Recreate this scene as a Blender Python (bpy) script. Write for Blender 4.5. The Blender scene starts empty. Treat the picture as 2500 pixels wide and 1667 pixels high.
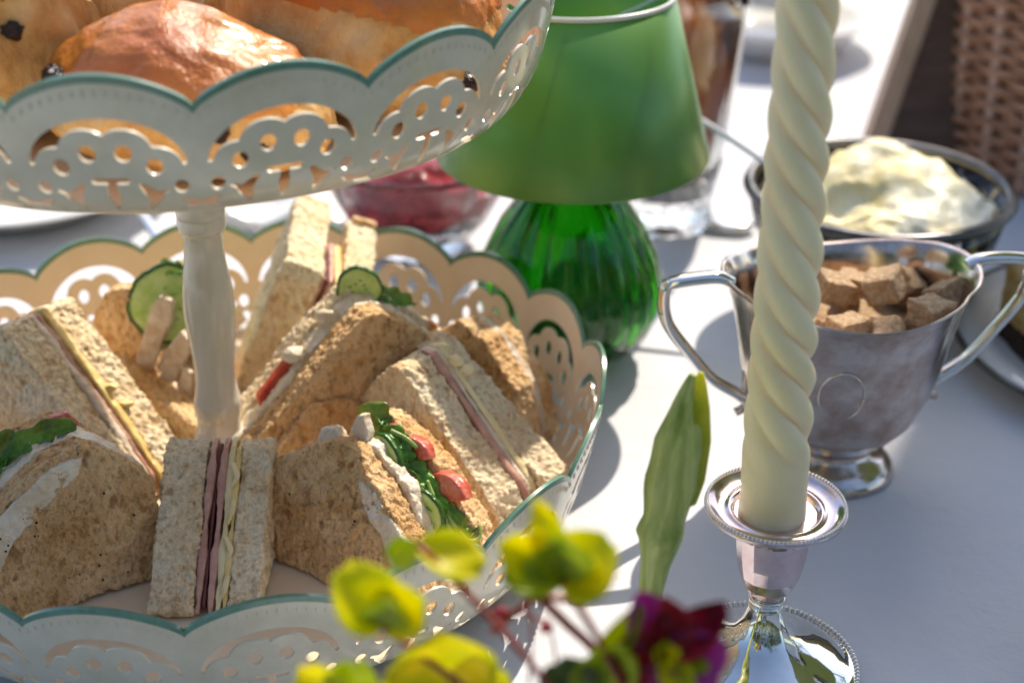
import bpy, bmesh, math, random
import numpy as np
from mathutils import Vector, Matrix, noise
R = math.radians
PI = math.pi
random.seed(7)
SC = bpy.context.scene
COL = SC.collection
CM = 0.01                                     # everything below is written in centimetres

# ---------------------------------------------------------------- camera
cam_d = bpy.data.cameras.new('camera')
cam = bpy.data.objects.new('camera', cam_d)
COL.objects.link(cam)
cam.location = (0, 0, 38 * CM)
cam.rotation_euler = (R(90 - 28.0), 0, 0)
cam_d.sensor_width = 36
cam_d.lens = 52.9
cam_d.clip_start = 0.02
cam_d.clip_end = 400
cam_d.dof.use_dof = True
cam_d.dof.focus_distance = 0.562
cam_d.dof.aperture_fstop = 6.3
cam_d.dof.aperture_blades = 9
SC.camera = cam

# ---------------------------------------------------------------- sky and sun
SUN_EL = R(46.5)
sun_az = R(25.5)               # to the sun: right and behind the table
world = bpy.data.worlds.new('World')
SC.world = world
world.use_nodes = True
wt = world.node_tree
bg = wt.nodes['Background']
sky = wt.nodes.new('ShaderNodeTexSky')
sky.sky_type = 'NISHITA'
sky.sun_disc = False
sky.sun_elevation = SUN_EL
sky.sun_rotation = sun_az
sky.air_density = 1.0
sky.dust_density = 1.6
wt.links.new(sky.outputs[0], bg.inputs[0])
bg.inputs[1].default_value = 0.145
sl = bpy.data.lights.new('sun', 'SUN')
sl.energy = 3.7
sl.angle = R(0.55)
sl.color = (1.0, 0.90, 0.76)
sun = bpy.data.objects.new('sun', sl)
COL.objects.link(sun)
to_sun = Vector((math.sin(sun_az) * math.cos(SUN_EL), math.cos(sun_az) * math.cos(SUN_EL), math.sin(SUN_EL)))
sun.rotation_euler = to_sun.to_track_quat('Z', 'Y').to_euler()
sun.location = (1, 2, 3)
vs = SC.view_settings
vs.view_transform = 'Standard'
vs.look = 'None'
vs.exposure = 0.68
vs.gamma = 1
SC.cycles.use_denoising = True
SC.cycles.max_bounces = 10
SC.cycles.transmission_bounces = 10
SC.cycles.transparent_max_bounces = 12
SC.cycles.sample_clamp_indirect = 4

# ---------------------------------------------------------------- materials
MATS = {}


def mat(name, col=(.5, .5, .5), rough=.5, metal=0., **kw):
    m = bpy.data.materials.new(name)
    m.use_nodes = True
    b = m.node_tree.nodes['Principled BSDF']
    b.inputs['Base Color'].default_value = (*col, 1)
    b.inputs['Roughness'].default_value = rough
    b.inputs['Metallic'].default_value = metal
    for k, v in kw.items():
        b.inputs[k.replace('_', ' ')].default_value = v
    MATS[name] = m
    return m


def nodes(m):
    return m.node_tree.nodes, m.node_tree.links, m.node_tree.nodes['Principled BSDF']


def noise_tex(m, scale, detail=4, rough=.6, kind='noise', coord='Object', stretch=None):
    n, l, b = nodes(m)
    tc = n.new('ShaderNodeTexCoord')
    src = tc.outputs[coord]
    if stretch:
        mp = n.new('ShaderNodeMapping')
        mp.inputs['Scale'].default_value = stretch
        l.new(src, mp.inputs[0])
        src = mp.outputs[0]
    if kind == 'noise':
        t = n.new('ShaderNodeTexNoise')
        t.inputs['Scale'].default_value = scale
        t.inputs['Detail'].default_value = detail
        t.inputs['Roughness'].default_value = rough
        l.new(src, t.inputs['Vector'])
        return t.outputs['Fac']
    t = n.new('ShaderNodeTexVoronoi')
    t.inputs['Scale'].default_value = scale
    t.inputs['Randomness'].default_value = 1
    l.new(src, t.inputs['Vector'])
    return t.outputs['Distance']


def ramp(m, fac, stops):
    n, l, b = nodes(m)
    r = n.new('ShaderNodeValToRGB')
    els = r.color_ramp.elements
    while len(els) < len(stops):
        els.new(.5)
    for e, (p, c) in zip(els, stops):
        e.position = p
        e.color = (*c, 1) if len(c) == 3 else c
    l.new(fac, r.inputs[0])
    return r.outputs[0]


def mixc(m, fac, a, b_):
    n, l, b = nodes(m)
    x = n.new('ShaderNodeMix')
    x.data_type = 'RGBA'
    for s, v in ((x.inputs[0], fac), (x.inputs[6], a), (x.inputs[7], b_)):
        if isinstance(v, (int, float)):
            s.default_value = v
        elif isinstance(v, tuple):
            s.default_value = (*v, 1)
        else:
            l.new(v, s)
    return x.outputs[2]


def bump(m, h, strength=.5, dist=.001, prev=None):
    n, l, b = nodes(m)
    x = n.new('ShaderNodeBump')
    x.inputs['Strength'].default_value = strength
    x.inputs['Distance'].default_value = dist
    l.new(h, x.inputs['Height'])
    if prev is not None:
        l.new(prev, x.inputs['Normal'])
    l.new(x.outputs[0], b.inputs['Normal'])
    return x.outputs[0]


def setc(m, sock, name='Base Color'):
    n, l, b = nodes(m)
    l.new(sock, b.inputs[name])


def bread_mat(name, light, mid, dark, spk=(.16, .07, .025)):
    m = mat(name, mid, .88, Subsurface_Weight=.18)
    m.node_tree.nodes['Principled BSDF'].inputs['Subsurface Radius'].default_value = (.004, .002, .001)
    m.node_tree.nodes['Principled BSDF'].inputs['Subsurface Scale'].default_value = .5
    m.node_tree.nodes['Principled BSDF'].inputs['Specular IOR Level'].default_value = .15
    big = noise_tex(m, 45, 4, .55)
    c = ramp(m, big, [(.35, mid), (.60, light)])
    fine = noise_tex(m, 420, 4, .65, stretch=(1, 1, .6))
    c2 = mixc(m, ramp(m, fine, [(.36, (.5, .5, .5)), (.50, (0, 0, 0))]), c, dark)
    pore = noise_tex(m, 230, 2, .5, stretch=(1, 1, .55))
    c2 = mixc(m, ramp(m, pore, [(.30, (.62, .62, .62)), (.42, (0, 0, 0))]), c2, dark)  # shade inside the crumb pores is put into the colour
    sp = noise_tex(m, 360, 2, .5)
    c3 = mixc(m, ramp(m, sp, [(.71, (0, 0, 0)), (.77, (.6, .6, .6))]), c2, spk)
    setc(m, c3)
    p = bump(m, pore, .9, .0032)
    p = bump(m, fine, .9, .002, p)
    bump(m, noise_tex(m, 1000, 4, .7), .6, .0007, p)
    return m


bread_mat('wholemeal bread', (.90, .62, .34), (.71, .43, .19), (.30, .13, .04))
bread_mat('pale bread', (1.0, .87, .63), (.92, .71, .44), (.48, .27, .10))
bread_mat('toasted bread', (.96, .68, .38), (.80, .48, .21), (.40, .18, .05))


def food(name, a, b_, rough, scale=120, bs=.4, bd=.0008, sss=.15, spec=.5, fine=500):
    m = mat(name, a, rough, Subsurface_Weight=sss)
    bb = m.node_tree.nodes['Principled BSDF']
    bb.inputs['Subsurface Radius'].default_value = (.006, .003, .002)
    bb.inputs['Subsurface Scale'].default_value = .5
    bb.inputs['Specular IOR Level'].default_value = spec
    setc(m, ramp(m, noise_tex(m, scale, 4), [(.35, b_), (.62, a)]))
    p = bump(m, noise_tex(m, fine, 4, .65), bs, bd)
    bump(m, noise_tex(m, scale * 1.3, 3, .6), bs, bd * 2, p)
    return m


food('ham', (.64, .38, .29), (.46, .23, .18), .38)
food('ham gap shade', (.20, .045, .04), (.10, .02, .02), .35)  # shadow in the gap between ham slices, as a near black colour
food('cheese', (.86, .66, .26), (.78, .54, .18), .38, 60, .25)
food('pale cheese', (.86, .74, .44), (.80, .64, .32), .42, 60, .25)
food('cream dressing', (.88, .80, .66), (.74, .60, .42), .32, 90, .7, .0012)
food('chicken', (.80, .70, .56), (.62, .46, .31), .42, 110, .7, .001)
food('tomato', (.62, .10, .045), (.45, .03, .02), .14, 130, .35)
food('tomato flesh', (.74, .24, .17), (.60, .09, .05), .16, 160, .5)
food('cucumber flesh', (.66, .80, .30), (.46, .64, .14), .22, 140, .3, .0006, .35)
food('cucumber skin', (.05, .16, .025), (.025, .09, .012), .25, 200, .4)
food('salad leaf', (.12, .32, .03), (.035, .13, .012), .25, 110, .6)
food('pale stalk', (.34, .48, .16), (.20, .36, .07), .25, 140, .4)
food('pepper grain', (.02, .015, .012), (.04, .03, .02), .5, 300)
food('clotted cream', (.95, .90, .72), (.93, .72, .26), .38, 30, .35, .003)
food('sugar', (.78, .54, .32), (.56, .33, .15), .7, 400, 1.0, .0012, .2, .5, 1500)
food('raisin', (.030, .012, .010), (.015, .006, .006), .22, 200, .8, .002)
food('cake sponge', (.70, .50, .20), (.50, .30, .08), .8, 200, .9, .002)
food('dark cake', (.07, .028, .012), (.03, .012, .006), .7, 200, .9, .002)
# jam: wet, dark red, lumpy
m = food('jam', (.62, .02, .035), (.38, .008, .015), .04, 60, 1.0, .006, .2, .9, 330)

# cheese like shreds are waxy; bun crumb and glaze
m = mat('bun crumb', (.62, .38, .16), .75, Subsurface_Weight=.1)
m.node_tree.nodes['Principled BSDF'].inputs['Subsurface Radius'].default_value = (.004, .002, .001)
m.node_tree.nodes['Principled BSDF'].inputs['Subsurface Scale'].default_value = .5
setc(m, ramp(m, noise_tex(m, 45, 5, .6), [(.32, (.50, .22, .05)), (.5, (.72, .42, .14)), (.68, (.86, .62, .30))]))
p = bump(m, noise_tex(m, 260, 4, .7, stretch=(1, 1, .4)), .8, .0015)
bump(m, noise_tex(m, 700, 3, .6), .5, .0008, p)
m = mat('bun glaze', (.50, .18, .05), .28, Coat_Weight=.6, Coat_Roughness=.12)
setc(m, ramp(m, noise_tex(m, 22, 3, .5), [(.30, (.42, .09, .008)), (.50, (.64, .20, .018)), (.70, (.78, .34, .05))]))
p = bump(m, noise_tex(m, 95, 5, .65), .8, .003)
bump(m, noise_tex(m, 420, 4, .65), .5, .001, p)

# stand paint
m = mat('cream enamel', (.70, .66, .56), .22, Coat_Weight=.4, Coat_Roughness=.1)
setc(m, ramp(m, noise_tex(m, 40, 5, .7), [(.3, (.60, .53, .38)), (.6, (.71, .65, .50))]))
bump(m, noise_tex(m, 160, 3), .10, .0006)
m = mat('warm enamel', (.80, .66, .48), .26, Coat_Weight=.3, Coat_Roughness=.1)
setc(m, ramp(m, noise_tex(m, 40, 5, .7), [(.3, (.78, .62, .43)), (.6, (.83, .69, .52))]))
m = mat('aged enamel', (.66, .61, .50), .2, Coat_Weight=.5, Coat_Roughness=.08)
setc(m, mixc(m, ramp(m, noise_tex(m, 160, 5, .7, stretch=(1, 1, .25)), [(.66, (0, 0, 0)), (.72, (.9, .9, .9))]),
             ramp(m, noise_tex(m, 60, 4, .6, stretch=(1, 1, .2)), [(.3, (.68, .61, .46)), (.65, (.80, .76, .65))]), (.30, .24, .15)))
bump(m, noise_tex(m, 220, 3, stretch=(1, 1, .15)), .14, .0006)
m = mat('green enamel', (.13, .28, .22), .24, Coat_Weight=.3)
setc(m, ramp(m, noise_tex(m, 300, 4, .7), [(.30, (.07, .11, .08)), (.38, (.10, .23, .155)), (.7, (.14, .28, .20))]))


def silver(name, tint, r0, r1, blotch, scale=45, bs=.02):
    m = mat(name, tint, r0, 1.0)
    f = noise_tex(m, scale, 5, .65)
    setc(m, ramp(m, f, [(.36, blotch), (.60, tint)]))
    rr = ramp(m, noise_tex(m, scale * 1.7, 4, .6), [(.35, (r1,) * 3), (.65, (r0,) * 3)])
    setc(m, rr, 'Roughness')
    bump(m, noise_tex(m, 90, 2), bs, .001)
    return m


silver('bright silver', (.86, .84, .80), .04, .09, (.78, .74, .68))
silver('tarnished silver', (.72, .63, .57), .12, .27, (.48, .36, .29), 55, .02)
silver('pink silver', (.74, .63, .63), .10, .22, (.60, .46, .46), 70, .03)
silver('dark silver', (.16, .155, .155), .28, .38, (.08, .08, .08))
m = mat('candle wax', (.96, .82, .52), .38, Subsurface_Weight=.75)
b = m.node_tree.nodes['Principled BSDF']
b.inputs['Subsurface Radius'].default_value = (.014, .010, .005)
b.inputs['Subsurface Scale'].default_value = .6
setc(m, ramp(m, noise_tex(m, 20, 4, .6), [(.3, (.94, .78, .47)), (.7, (.97, .86, .58))]))
p = bump(m, noise_tex(m, 260, 2, stretch=(1, 1, .3)), .12, .0008)
bump(m, noise_tex(m, 55, 4, .6), .25, .0015, p)
m = mat('wick', (.6, .55, .45), .9)

m = mat('shade green', (.10, .28, .05), .40, .5, Coat_Weight=.5, Coat_Roughness=.25)
n_, l_, b_ = nodes(m)
cc = ramp(m, noise_tex(m, 18, 3), [(.3, (.13, .28, .07)), (.7, (.16, .34, .10))])
l_.new(cc, b_.inputs['Base Color'])
tr = n_.new('ShaderNodeBsdfTranslucent')
tr.inputs[0].default_value = (.30, .62, .10, 1)
mx = n_.new('ShaderNodeMixShader')
mx.inputs[0].default_value = .28
l_.new(b_.outputs[0], mx.inputs[1]); l_.new(tr.outputs[0], mx.inputs[2]); l_.new(mx.outputs[0], n_['Material Output'].inputs[0])
m = mat('white trim', (.75, .75, .70), .3)
m = mat('green glass', (.05, .36, .02), .03, Transmission_Weight=1.0, IOR=1.45)
m = mat('clear glass', (.96, .98, .97), .01, Transmission_Weight=1.0, IOR=1.45)
m = mat('tea', (.30, .10, .03), .05, Transmission_Weight=.55)
m = mat('white china', (.78, .77, .74), .12, Coat_Weight=.5)
m = mat('mint china', (.30, .52, .40), .15)
m = mat('wick cane', (.20, .085, .045), .45)
setc(m, ramp(m, noise_tex(m, 60, 4, stretch=(1, 1, 3)), [(.3, (.30, .12, .055)), (.65, (.60, .32, .20))]))
m = mat('cane stake', (.68, .44, .33), .45)
m = mat('tan wood', (.46, .30, .20), .5)
setc(m, ramp(m, noise_tex(m, 30, 4, stretch=(6, 6, .6)), [(.3, (.50, .31, .20)), (.7, (.66, .45, .31))]))
m = mat('dark board', (.060, .035, .025), .6)
setc(m, ramp(m, noise_tex(m, 30, 4, stretch=(1, 1, 6)), [(.3, (.09, .05, .035)), (.7, (.16, .095, .065))]))
m = mat('cloth', (.80, .80, .80), .85, Sheen_Weight=.2)
setc(m, ramp(m, noise_tex(m, 7, 4), [(.3, (.62, .625, .665)), (.7, (.67, .67, .70))]))
p = bump(m, noise_tex(m, 1500, 2, .5), .12, .0004)
bump(m, noise_tex(m, 22, 5, .6), .5, .005, p)


def leafy(name, a, b_, trans=.5, rough=.4, scale=60, stretch=None):
    m = mat(name, a, rough)
    n, l, pb = nodes(m)
    c = ramp(m, noise_tex(m, scale, 4, stretch=stretch), [(.36, b_), (.64, a)])
    l.new(c, pb.inputs['Base Color'])
    t = n.new('ShaderNodeBsdfTranslucent')
    l.new(c, t.inputs[0])
    mx = n.new('ShaderNodeMixShader')
    mx.inputs[0].default_value = trans
    l.new(pb.outputs[0], mx.inputs[1])
    l.new(t.outputs[0], mx.inputs[2])
    l.new(mx.outputs[0], n['Material Output'].inputs[0])
    return m


leafy('yellow petal', (.96, .86, .004), (.74, .76, .006), .62, .4, 110)
leafy('lime petal', (.74, .78, .012), (.34, .46, .012), .55)
leafy('burgundy petal', (.70, .04, .09), (.26, .008, .03), .5, .4, 120)
leafy('magenta petal', (.72, .16, .56), (.46, .05, .32), .55)
leafy('olive leaf', (.16, .22, .03), (.09, .13, .015), .35)
leafy('red stem', (.40, .05, .04), (.24, .05, .03), .1)
leafy('bud green', (.66, .68, .20), (.24, .32, .04), .12, .3, 130, (1, 1, .12))
leafy('bud sunlit', (.74, .70, .08), (.55, .58, .04), .6, .35, 90)  # sunlight on the bud's edge put into the colour
leafy('grass', (.07, .13, .02), (.04, .08, .012), .2)
leafy('tree leaf', (.07, .11, .02), (.03, .06, .012), .3)
m = mat('bark', (.12, .085, .06), .9)
bump(m, noise_tex(m, 12, 4, stretch=(1, 1, .2)), .8, .02)
m = mat('parasol canvas', (.66, .62, .52), .9)
m = mat('lawn', (.06, .10, .02), .95)
setc(m, ramp(m, noise_tex(m, 1.5, 6, .7), [(.3, (.035, .065, .012)), (.7, (.09, .14, .03))]))

# ---------------------------------------------------------------- mesh helpers (cm in, metres out)


def finish(name, verts, faces, material, parent=None, smooth=True, loc=None, mats=None, midx=None):
    """verts in world cm; parent (an Empty without rotation) or loc gives the origin"""
    me = bpy.data.meshes.new(name)
    o0 = Vector((0, 0, 0))
    if parent is not None:
        o0 = Vector(parent['o'])
    elif loc is not None:
        o0 = Vector(loc)
    v = np.asarray(verts, float)
    v = (v - np.array(o0)) * CM
    me.from_pydata(v.tolist(), [], faces)
    if material:
        me.materials.append(MATS[material])
    if mats:
        for k in mats:
            me.materials.append(MATS[k])
    if midx is not None:
        me.polygons.foreach_set('material_index', midx)
    if smooth:
        me.polygons.foreach_set('use_smooth', [True] * len(me.polygons))
    me.update()
    o = bpy.data.objects.new(name, me)
    COL.objects.link(o)
    if parent is not None:
        o.parent = parent
    elif loc is not None:
        o.location = o0 * CM
    return o


def sub(o, parent_thing_part):
    """make o a child of a part (the part sits at its thing's origin, so no offset is needed)"""
    o.parent = parent_thing_part
    return o


def tag(o, label=None, cat=None, group=None, kind=None):
    if label: o['label'] = label
    if cat: o['category'] = cat
    if group: o['group'] = group
    if kind: o['kind'] = kind
    return o


def thing(name, loc, label, cat, group=None):
    o = bpy.data.objects.new(name, None)
    o.empty_display_size = .02
    COL.objects.link(o)
    o.location = Vector(loc) * CM
    o['o'] = list(loc)
    return tag(o, label, cat, group)


def lathe(profile, c=(0, 0), seg=64, fn=None, close=False):
    """profile [(r,z)...] in cm about the vertical axis through c"""
    V, F = [], []
    for (r, z) in profile:
        for k in range(seg):
            a = 2 * PI * k / seg
            rr, zz = (r, z) if fn is None else fn(r, z, a)
            V.append((c[0] + rr * math.cos(a), c[1] + rr * math.sin(a), zz))
    n = len(profile)
    for i in range(n - 1 if not close else n):
        j = (i + 1) % n
        for k in range(seg):
            k2 = (k + 1) % seg
            F.append((i * seg + k, i * seg + k2, j * seg + k2, j * seg + k))
    if not close:
        if profile[0][0] > .001: F.append(tuple(range(seg - 1, -1, -1)))
        if profile[-1][0] > .001: F.append(tuple((n - 1) * seg + k for k in range(seg)))
    return V, F


def smooth_path(pts, n=8):
    pts = [Vector(p) for p in pts]
    out = []
    for i in range(len(pts) - 1):
        p0 = pts[max(i - 1, 0)]; p1 = pts[i]; p2 = pts[i + 1]; p3 = pts[min(i + 2, len(pts) - 1)]
        for k in range(n):
            t = k / n
            out.append(.5 * ((2 * p1) + (p2 - p0) * t + (2 * p0 - 5 * p1 + 4 * p2 - p3) * t * t + (3 * p1 - p0 - 3 * p2 + p3) * t ** 3))
    out.append(pts[-1])
    return out


def tube(pts, rad, seg=10, flat=1.0, n=8, up=Vector((0, 0, 1))):
    P = smooth_path(pts, n)
    V, F = [], []
    L = len(P)
    for i, p in enumerate(P):
        t = (P[min(i + 1, L - 1)] - P[max(i - 1, 0)]).normalized()
        s = t.cross(up)
        if s.length < 1e-3: s = t.cross(Vector((1, 0, 0)))
        s.normalize()
        w = s.cross(t)
        r = rad(i / (L - 1)) if callable(rad) else rad
        for k in range(seg):
            a = 2 * PI * k / seg
            V.append(p + s * (r * math.cos(a)) + w * (r * flat * math.sin(a)))
    for i in range(L - 1):
        for k in range(seg):
            k2 = (k + 1) % seg
            F.append((i * seg + k, i * seg + k2, (i + 1) * seg + k2, (i + 1) * seg + k))
    F.append(tuple(range(seg - 1, -1, -1)))
    F.append(tuple((L - 1) * seg + k for k in range(seg)))
    return V, F


def merge(parts):
    V, F = [], []
    for v, f in parts:
        b = len(V)
        V += [tuple(x) for x in v]
        F += [tuple(i + b for i in q) for q in f]
    return V, F


def ico(c, r, div=2, amp=0., freq=1., seed=0., rot=None, shape=None):
    bm = bmesh.new()
    bmesh.ops.create_icosphere(bm, subdivisions=div, radius=1)
    rr = Vector(r) if not isinstance(r, (int, float)) else Vector((r, r, r))
    V = []
    for v in bm.verts:
        p = v.co.copy()
        if shape: p = shape(p)
        k = 1 + amp * noise.fractal(p * freq + Vector((seed, seed * 1.7, 3)), 1, 2, 4)
        p = Vector((p.x * rr.x, p.y * rr.y, p.z * rr.z)) * k
        if rot: p = rot @ p
        V.append(p + Vector(c))
    F = [tuple(x.index for x in f.verts) for f in bm.faces]
    bm.free()
    return V, F


TEX = {}


def tex(kind, size, **kw):
    key = (kind, size)
    if key not in TEX:
        t = bpy.data.textures.new('%s_%g' % (kind.lower(), size), kind)
        t.noise_scale = size * CM
        if kind == 'CLOUDS':
            t.noise_depth = 3
        if kind == 'VORONOI':
            t.distance_metric = 'DISTANCE'
        TEX[key] = t
    return TEX[key]


def rough_up(o, voxel, disps):
    r = o.modifiers.new('remesh', 'REMESH')
    r.mode = 'VOXEL'
    r.voxel_size = voxel * CM
    r.use_smooth_shade = True
    for kind, size, amp in disps:
        d = o.modifiers.new('relief', 'DISPLACE')
        d.texture = tex(kind, size)
        d.texture_coords = 'GLOBAL'
        d.strength = amp * CM
        d.mid_level = .5
    return o


BREAD = [('CLOUDS', 1.8, .34), ('CLOUDS', .6, .16), ('CLOUDS', .22, .24), ('CLOUDS', .09, .16)]
SOFT = [('CLOUDS', 1.2, .20), ('CLOUDS', .35, .10)]
THIN = [('CLOUDS', 1.5, .34), ('CLOUDS', .4, .08)]

# sandwich frame: u runs along the slice, w up (leaning towards n), n through the layers


class Frame:
    def __init__(s, O, yaw, lean, side=1):
        a = R(yaw)
        s.O = Vector(O)
        s.u = Vector((math.cos(a), math.sin(a), 0))
        n = Vector((-math.sin(a), math.cos(a), 0)) * side
        l = R(lean)
        s.w = Vector((0, 0, 1)) * math.cos(l) + n * math.sin(l)
        s.n = n * math.cos(l) - Vector((0, 0, 1)) * math.sin(l)

    def p(s, a, w, t=0.):
        return s.O + s.u * a + s.w * w + s.n * t


def slab(fr, poly, t0, t1, poly2=None):
    poly2 = poly2 or poly
    n = len(poly)
    V = [fr.p(a, w, t0) for a, w in poly] + [fr.p(a, w, t1) for a, w in poly2]
    F = [tuple(range(n)), tuple(range(2 * n - 1, n - 1, -1))]
    for i in range(n):
        j = (i + 1) % n
        F.append((i, i + n, j + n, j))
    # consistent outward orientation
    return V, F


def slab_obj(name, fr, poly, t0, t1, material, root, voxel=.085, disp=None, poly2=None):
    V, F = slab(fr, poly, t0, t1, poly2)
    o = finish(name, V, F, material, root)
    bm = bmesh.new()
    bm.from_mesh(o.data)
    bmesh.ops.recalc_face_normals(bm, faces=bm.faces)
    bm.to_mesh(o.data)
    bm.free()
    rough_up(o, voxel, BREAD if disp is None else disp)
    return o


def grow(poly, d):
    cx = sum(p[0] for p in poly) / len(poly)
    cy = sum(p[1] for p in poly) / len(poly)
    out = []
    for a, w in poly:
        L = math.hypot(a - cx, w - cy)
        out.append((a + (a - cx) / L * d + random.uniform(-.06, .06), max(w + (w - cy) / L * d, .05) + random.uniform(-.05, .05)))
    return out


# ================================================================ SETTING
g = bpy.data.meshes.new('lawn')
ground = finish('lawn', [(-6000, -6000, -76), (6000, -6000, -76), (6000, 6000, -76), (-6000, 6000, -76)], [(0, 1, 2, 3)], 'lawn', smooth=False)
tag(ground, kind='structure')

# table and cloth
tb = thing('garden_table', (10, 95, -76), 'long table under the white cloth that carries the whole tea', 'table')
V, F = merge([([(x, y, z) for z in (-4.2, -1.2) for x, y in ((-66, 8), (86, 8), (86, 190), (-66, 190))],
               [(0, 3, 2, 1), (4, 5, 6, 7), (0, 1, 5, 4), (1, 2, 6, 5), (2, 3, 7, 6), (3, 0, 4, 7)])])
finish('table_top', V, F, 'tan wood', tb, False)
for x in (-60, 80):
    for y in (14, 184):
        V = [(x + dx, y + dy, z) for z in (-76, -4.3) for dx, dy in ((-3, -3), (3, -3), (3, 3), (-3, 3))]
        finish('leg', V, [(0, 3, 2, 1), (4, 5, 6, 7), (0, 1, 5, 4), (1, 2, 6, 5), (2, 3, 7, 6), (3, 0, 4, 7)], 'tan wood', tb, False)
nx, ny = 300, 330
V, F = [], []
for j in range(ny + 1):
    for i in range(nx + 1):
        x = -90 + 200 * i / nx
        y = -16 + 230 * j / ny
        dx = max(-67 - x, 0, x - 87); dy = max(7 - y, 0, y - 191)
        d = max(dx, dy)
        z = -.12 + .10 * noise.fractal(Vector((x * .035, y * .05, 1)), 1, 2, 3)
        for (fx, fy, nx_, ny_) in ((21.5, 0, .995, .1), (0, 66.5, -.06, .998), (-31, 0, .998, .05), (0, 118, .03, .999)):
            q_ = (x - fx) * nx_ + (y - fy) * ny_
            z += .10 * math.exp(-(q_ / .8) ** 2)
        z += .10 * abs(noise.noise(Vector((x * .12, y * .09, 5)))) + .10 * noise.noise(Vector((x * .06 + y * .05, y * .02, 9)))
        xx, yy = x, y
        if d > 0:
            s = math.sin((x + y) * .35) * min(d, 8) * .14
            xx = max(-67.6, min(87.6, x)) + (s - .6 if x < -67 else s + .6 if x > 87 else 0)
            yy = max(6.4, min(191.6, y)) + (s if y < 7 or y > 191 else 0)
            z = -.3 - d
        V.append((xx, yy, z))
for j in range(ny):
    for i in range(nx):
        a = j * (nx + 1) + i
        F.append((a, a + 1, a + nx + 2, a + nx + 1))
cloth = finish('tablecloth', V, F, 'cloth', loc=(10, 95, -.1))
tag(cloth, 'white cloth spread under all the crockery, partly in sun and partly in shade', 'tablecloth')

# ================================================================ CAKE STAND
SX, SY = -12.35, 56.1
stand = thing('cake_stand', (SX, SY, 0), 'two tier cream cake stand with pierced scalloped sides and green edges', 'cake stand')


def scallop_field(W, hn):
    """returns functions f_wall(x,y), f_band(x,y); x in cm across a scallop, y in cm up the wall"""
    pk = 1.12

    def top(x):
        c = max(0., math.cos(PI * x / W))
        return hn + pk * (c ** .72)

    k = W / 5.05
    dots = [(-.50, 2.92), (.50, 2.92), (-1.32, 2.42), (1.32, 2.42), (-2.0, 1.62), (2.0, 1.62)]
    cloud = [(-.52, 2.94, .80), (.52, 2.94, .80), (-1.38, 2.38, .72), (1.38, 2.38, .72), (0, 2.5, .8)]

    def seg(x, y, ax, ay, bx, by, ra, rb):
        dx, dy = bx - ax, by - ay
        t = max(0, min(1, ((x - ax) * dx + (y - ay) * dy) / (dx * dx + dy * dy)))
        return math.hypot(x - ax - dx * t, y - ay - dy * t) - (ra + (rb - ra) * t)

    def holes(x, y):
        x = x / k
        y = y * 4.45 / hn
        d = 9.
        # crescent with a cloud shaped lower edge
        e = (math.hypot(x / 2.25, (y - 2.35) / 1.78) - 1) * 1.6
        inner = min(math.hypot(x - a, y - b) - r for a, b, r in cloud)
        cres = max(e, -inner, 2.45 - y)
        d = min(d, cres)
        for a, b in dots:
            rr = .27 if abs(a) < 1.5 else .24
            d = min(d, math.hypot((x - a) * 1.1, (y - b) * .9) - rr)
        ax = abs(x)
        d = min(d, seg(x, y, -.45, 1.92, .45, 1.92, .12, .12), seg(x, y, 0, 1.9, 0, 1.3, .12, .19), seg(x, y, 0, 1.3, 0, .62, .19, .05))
        d = min(d, seg(ax, y, .85, 1.75, 1.2, 1.25, .08, .25), seg(ax, y, 1.2, 1.25, 1.0, .6, .25, .05), seg(ax, y, 1.2, 1.3, 1.6, 1.5, .12, .07))
        d = min(d, seg(ax, y, 2.05, 1.02, 2.45, .72, .12, .20), seg(ax, y, 2.45, .72, 1.75, .35, .20, .05))
        return d

    def wall(x, y):
        return min(top(x) - .27 - y, holes(x, y))

    def band(x, y):
        return min(top(x) - y, y - (top(x) - .27))
    return wall, band, top


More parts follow.
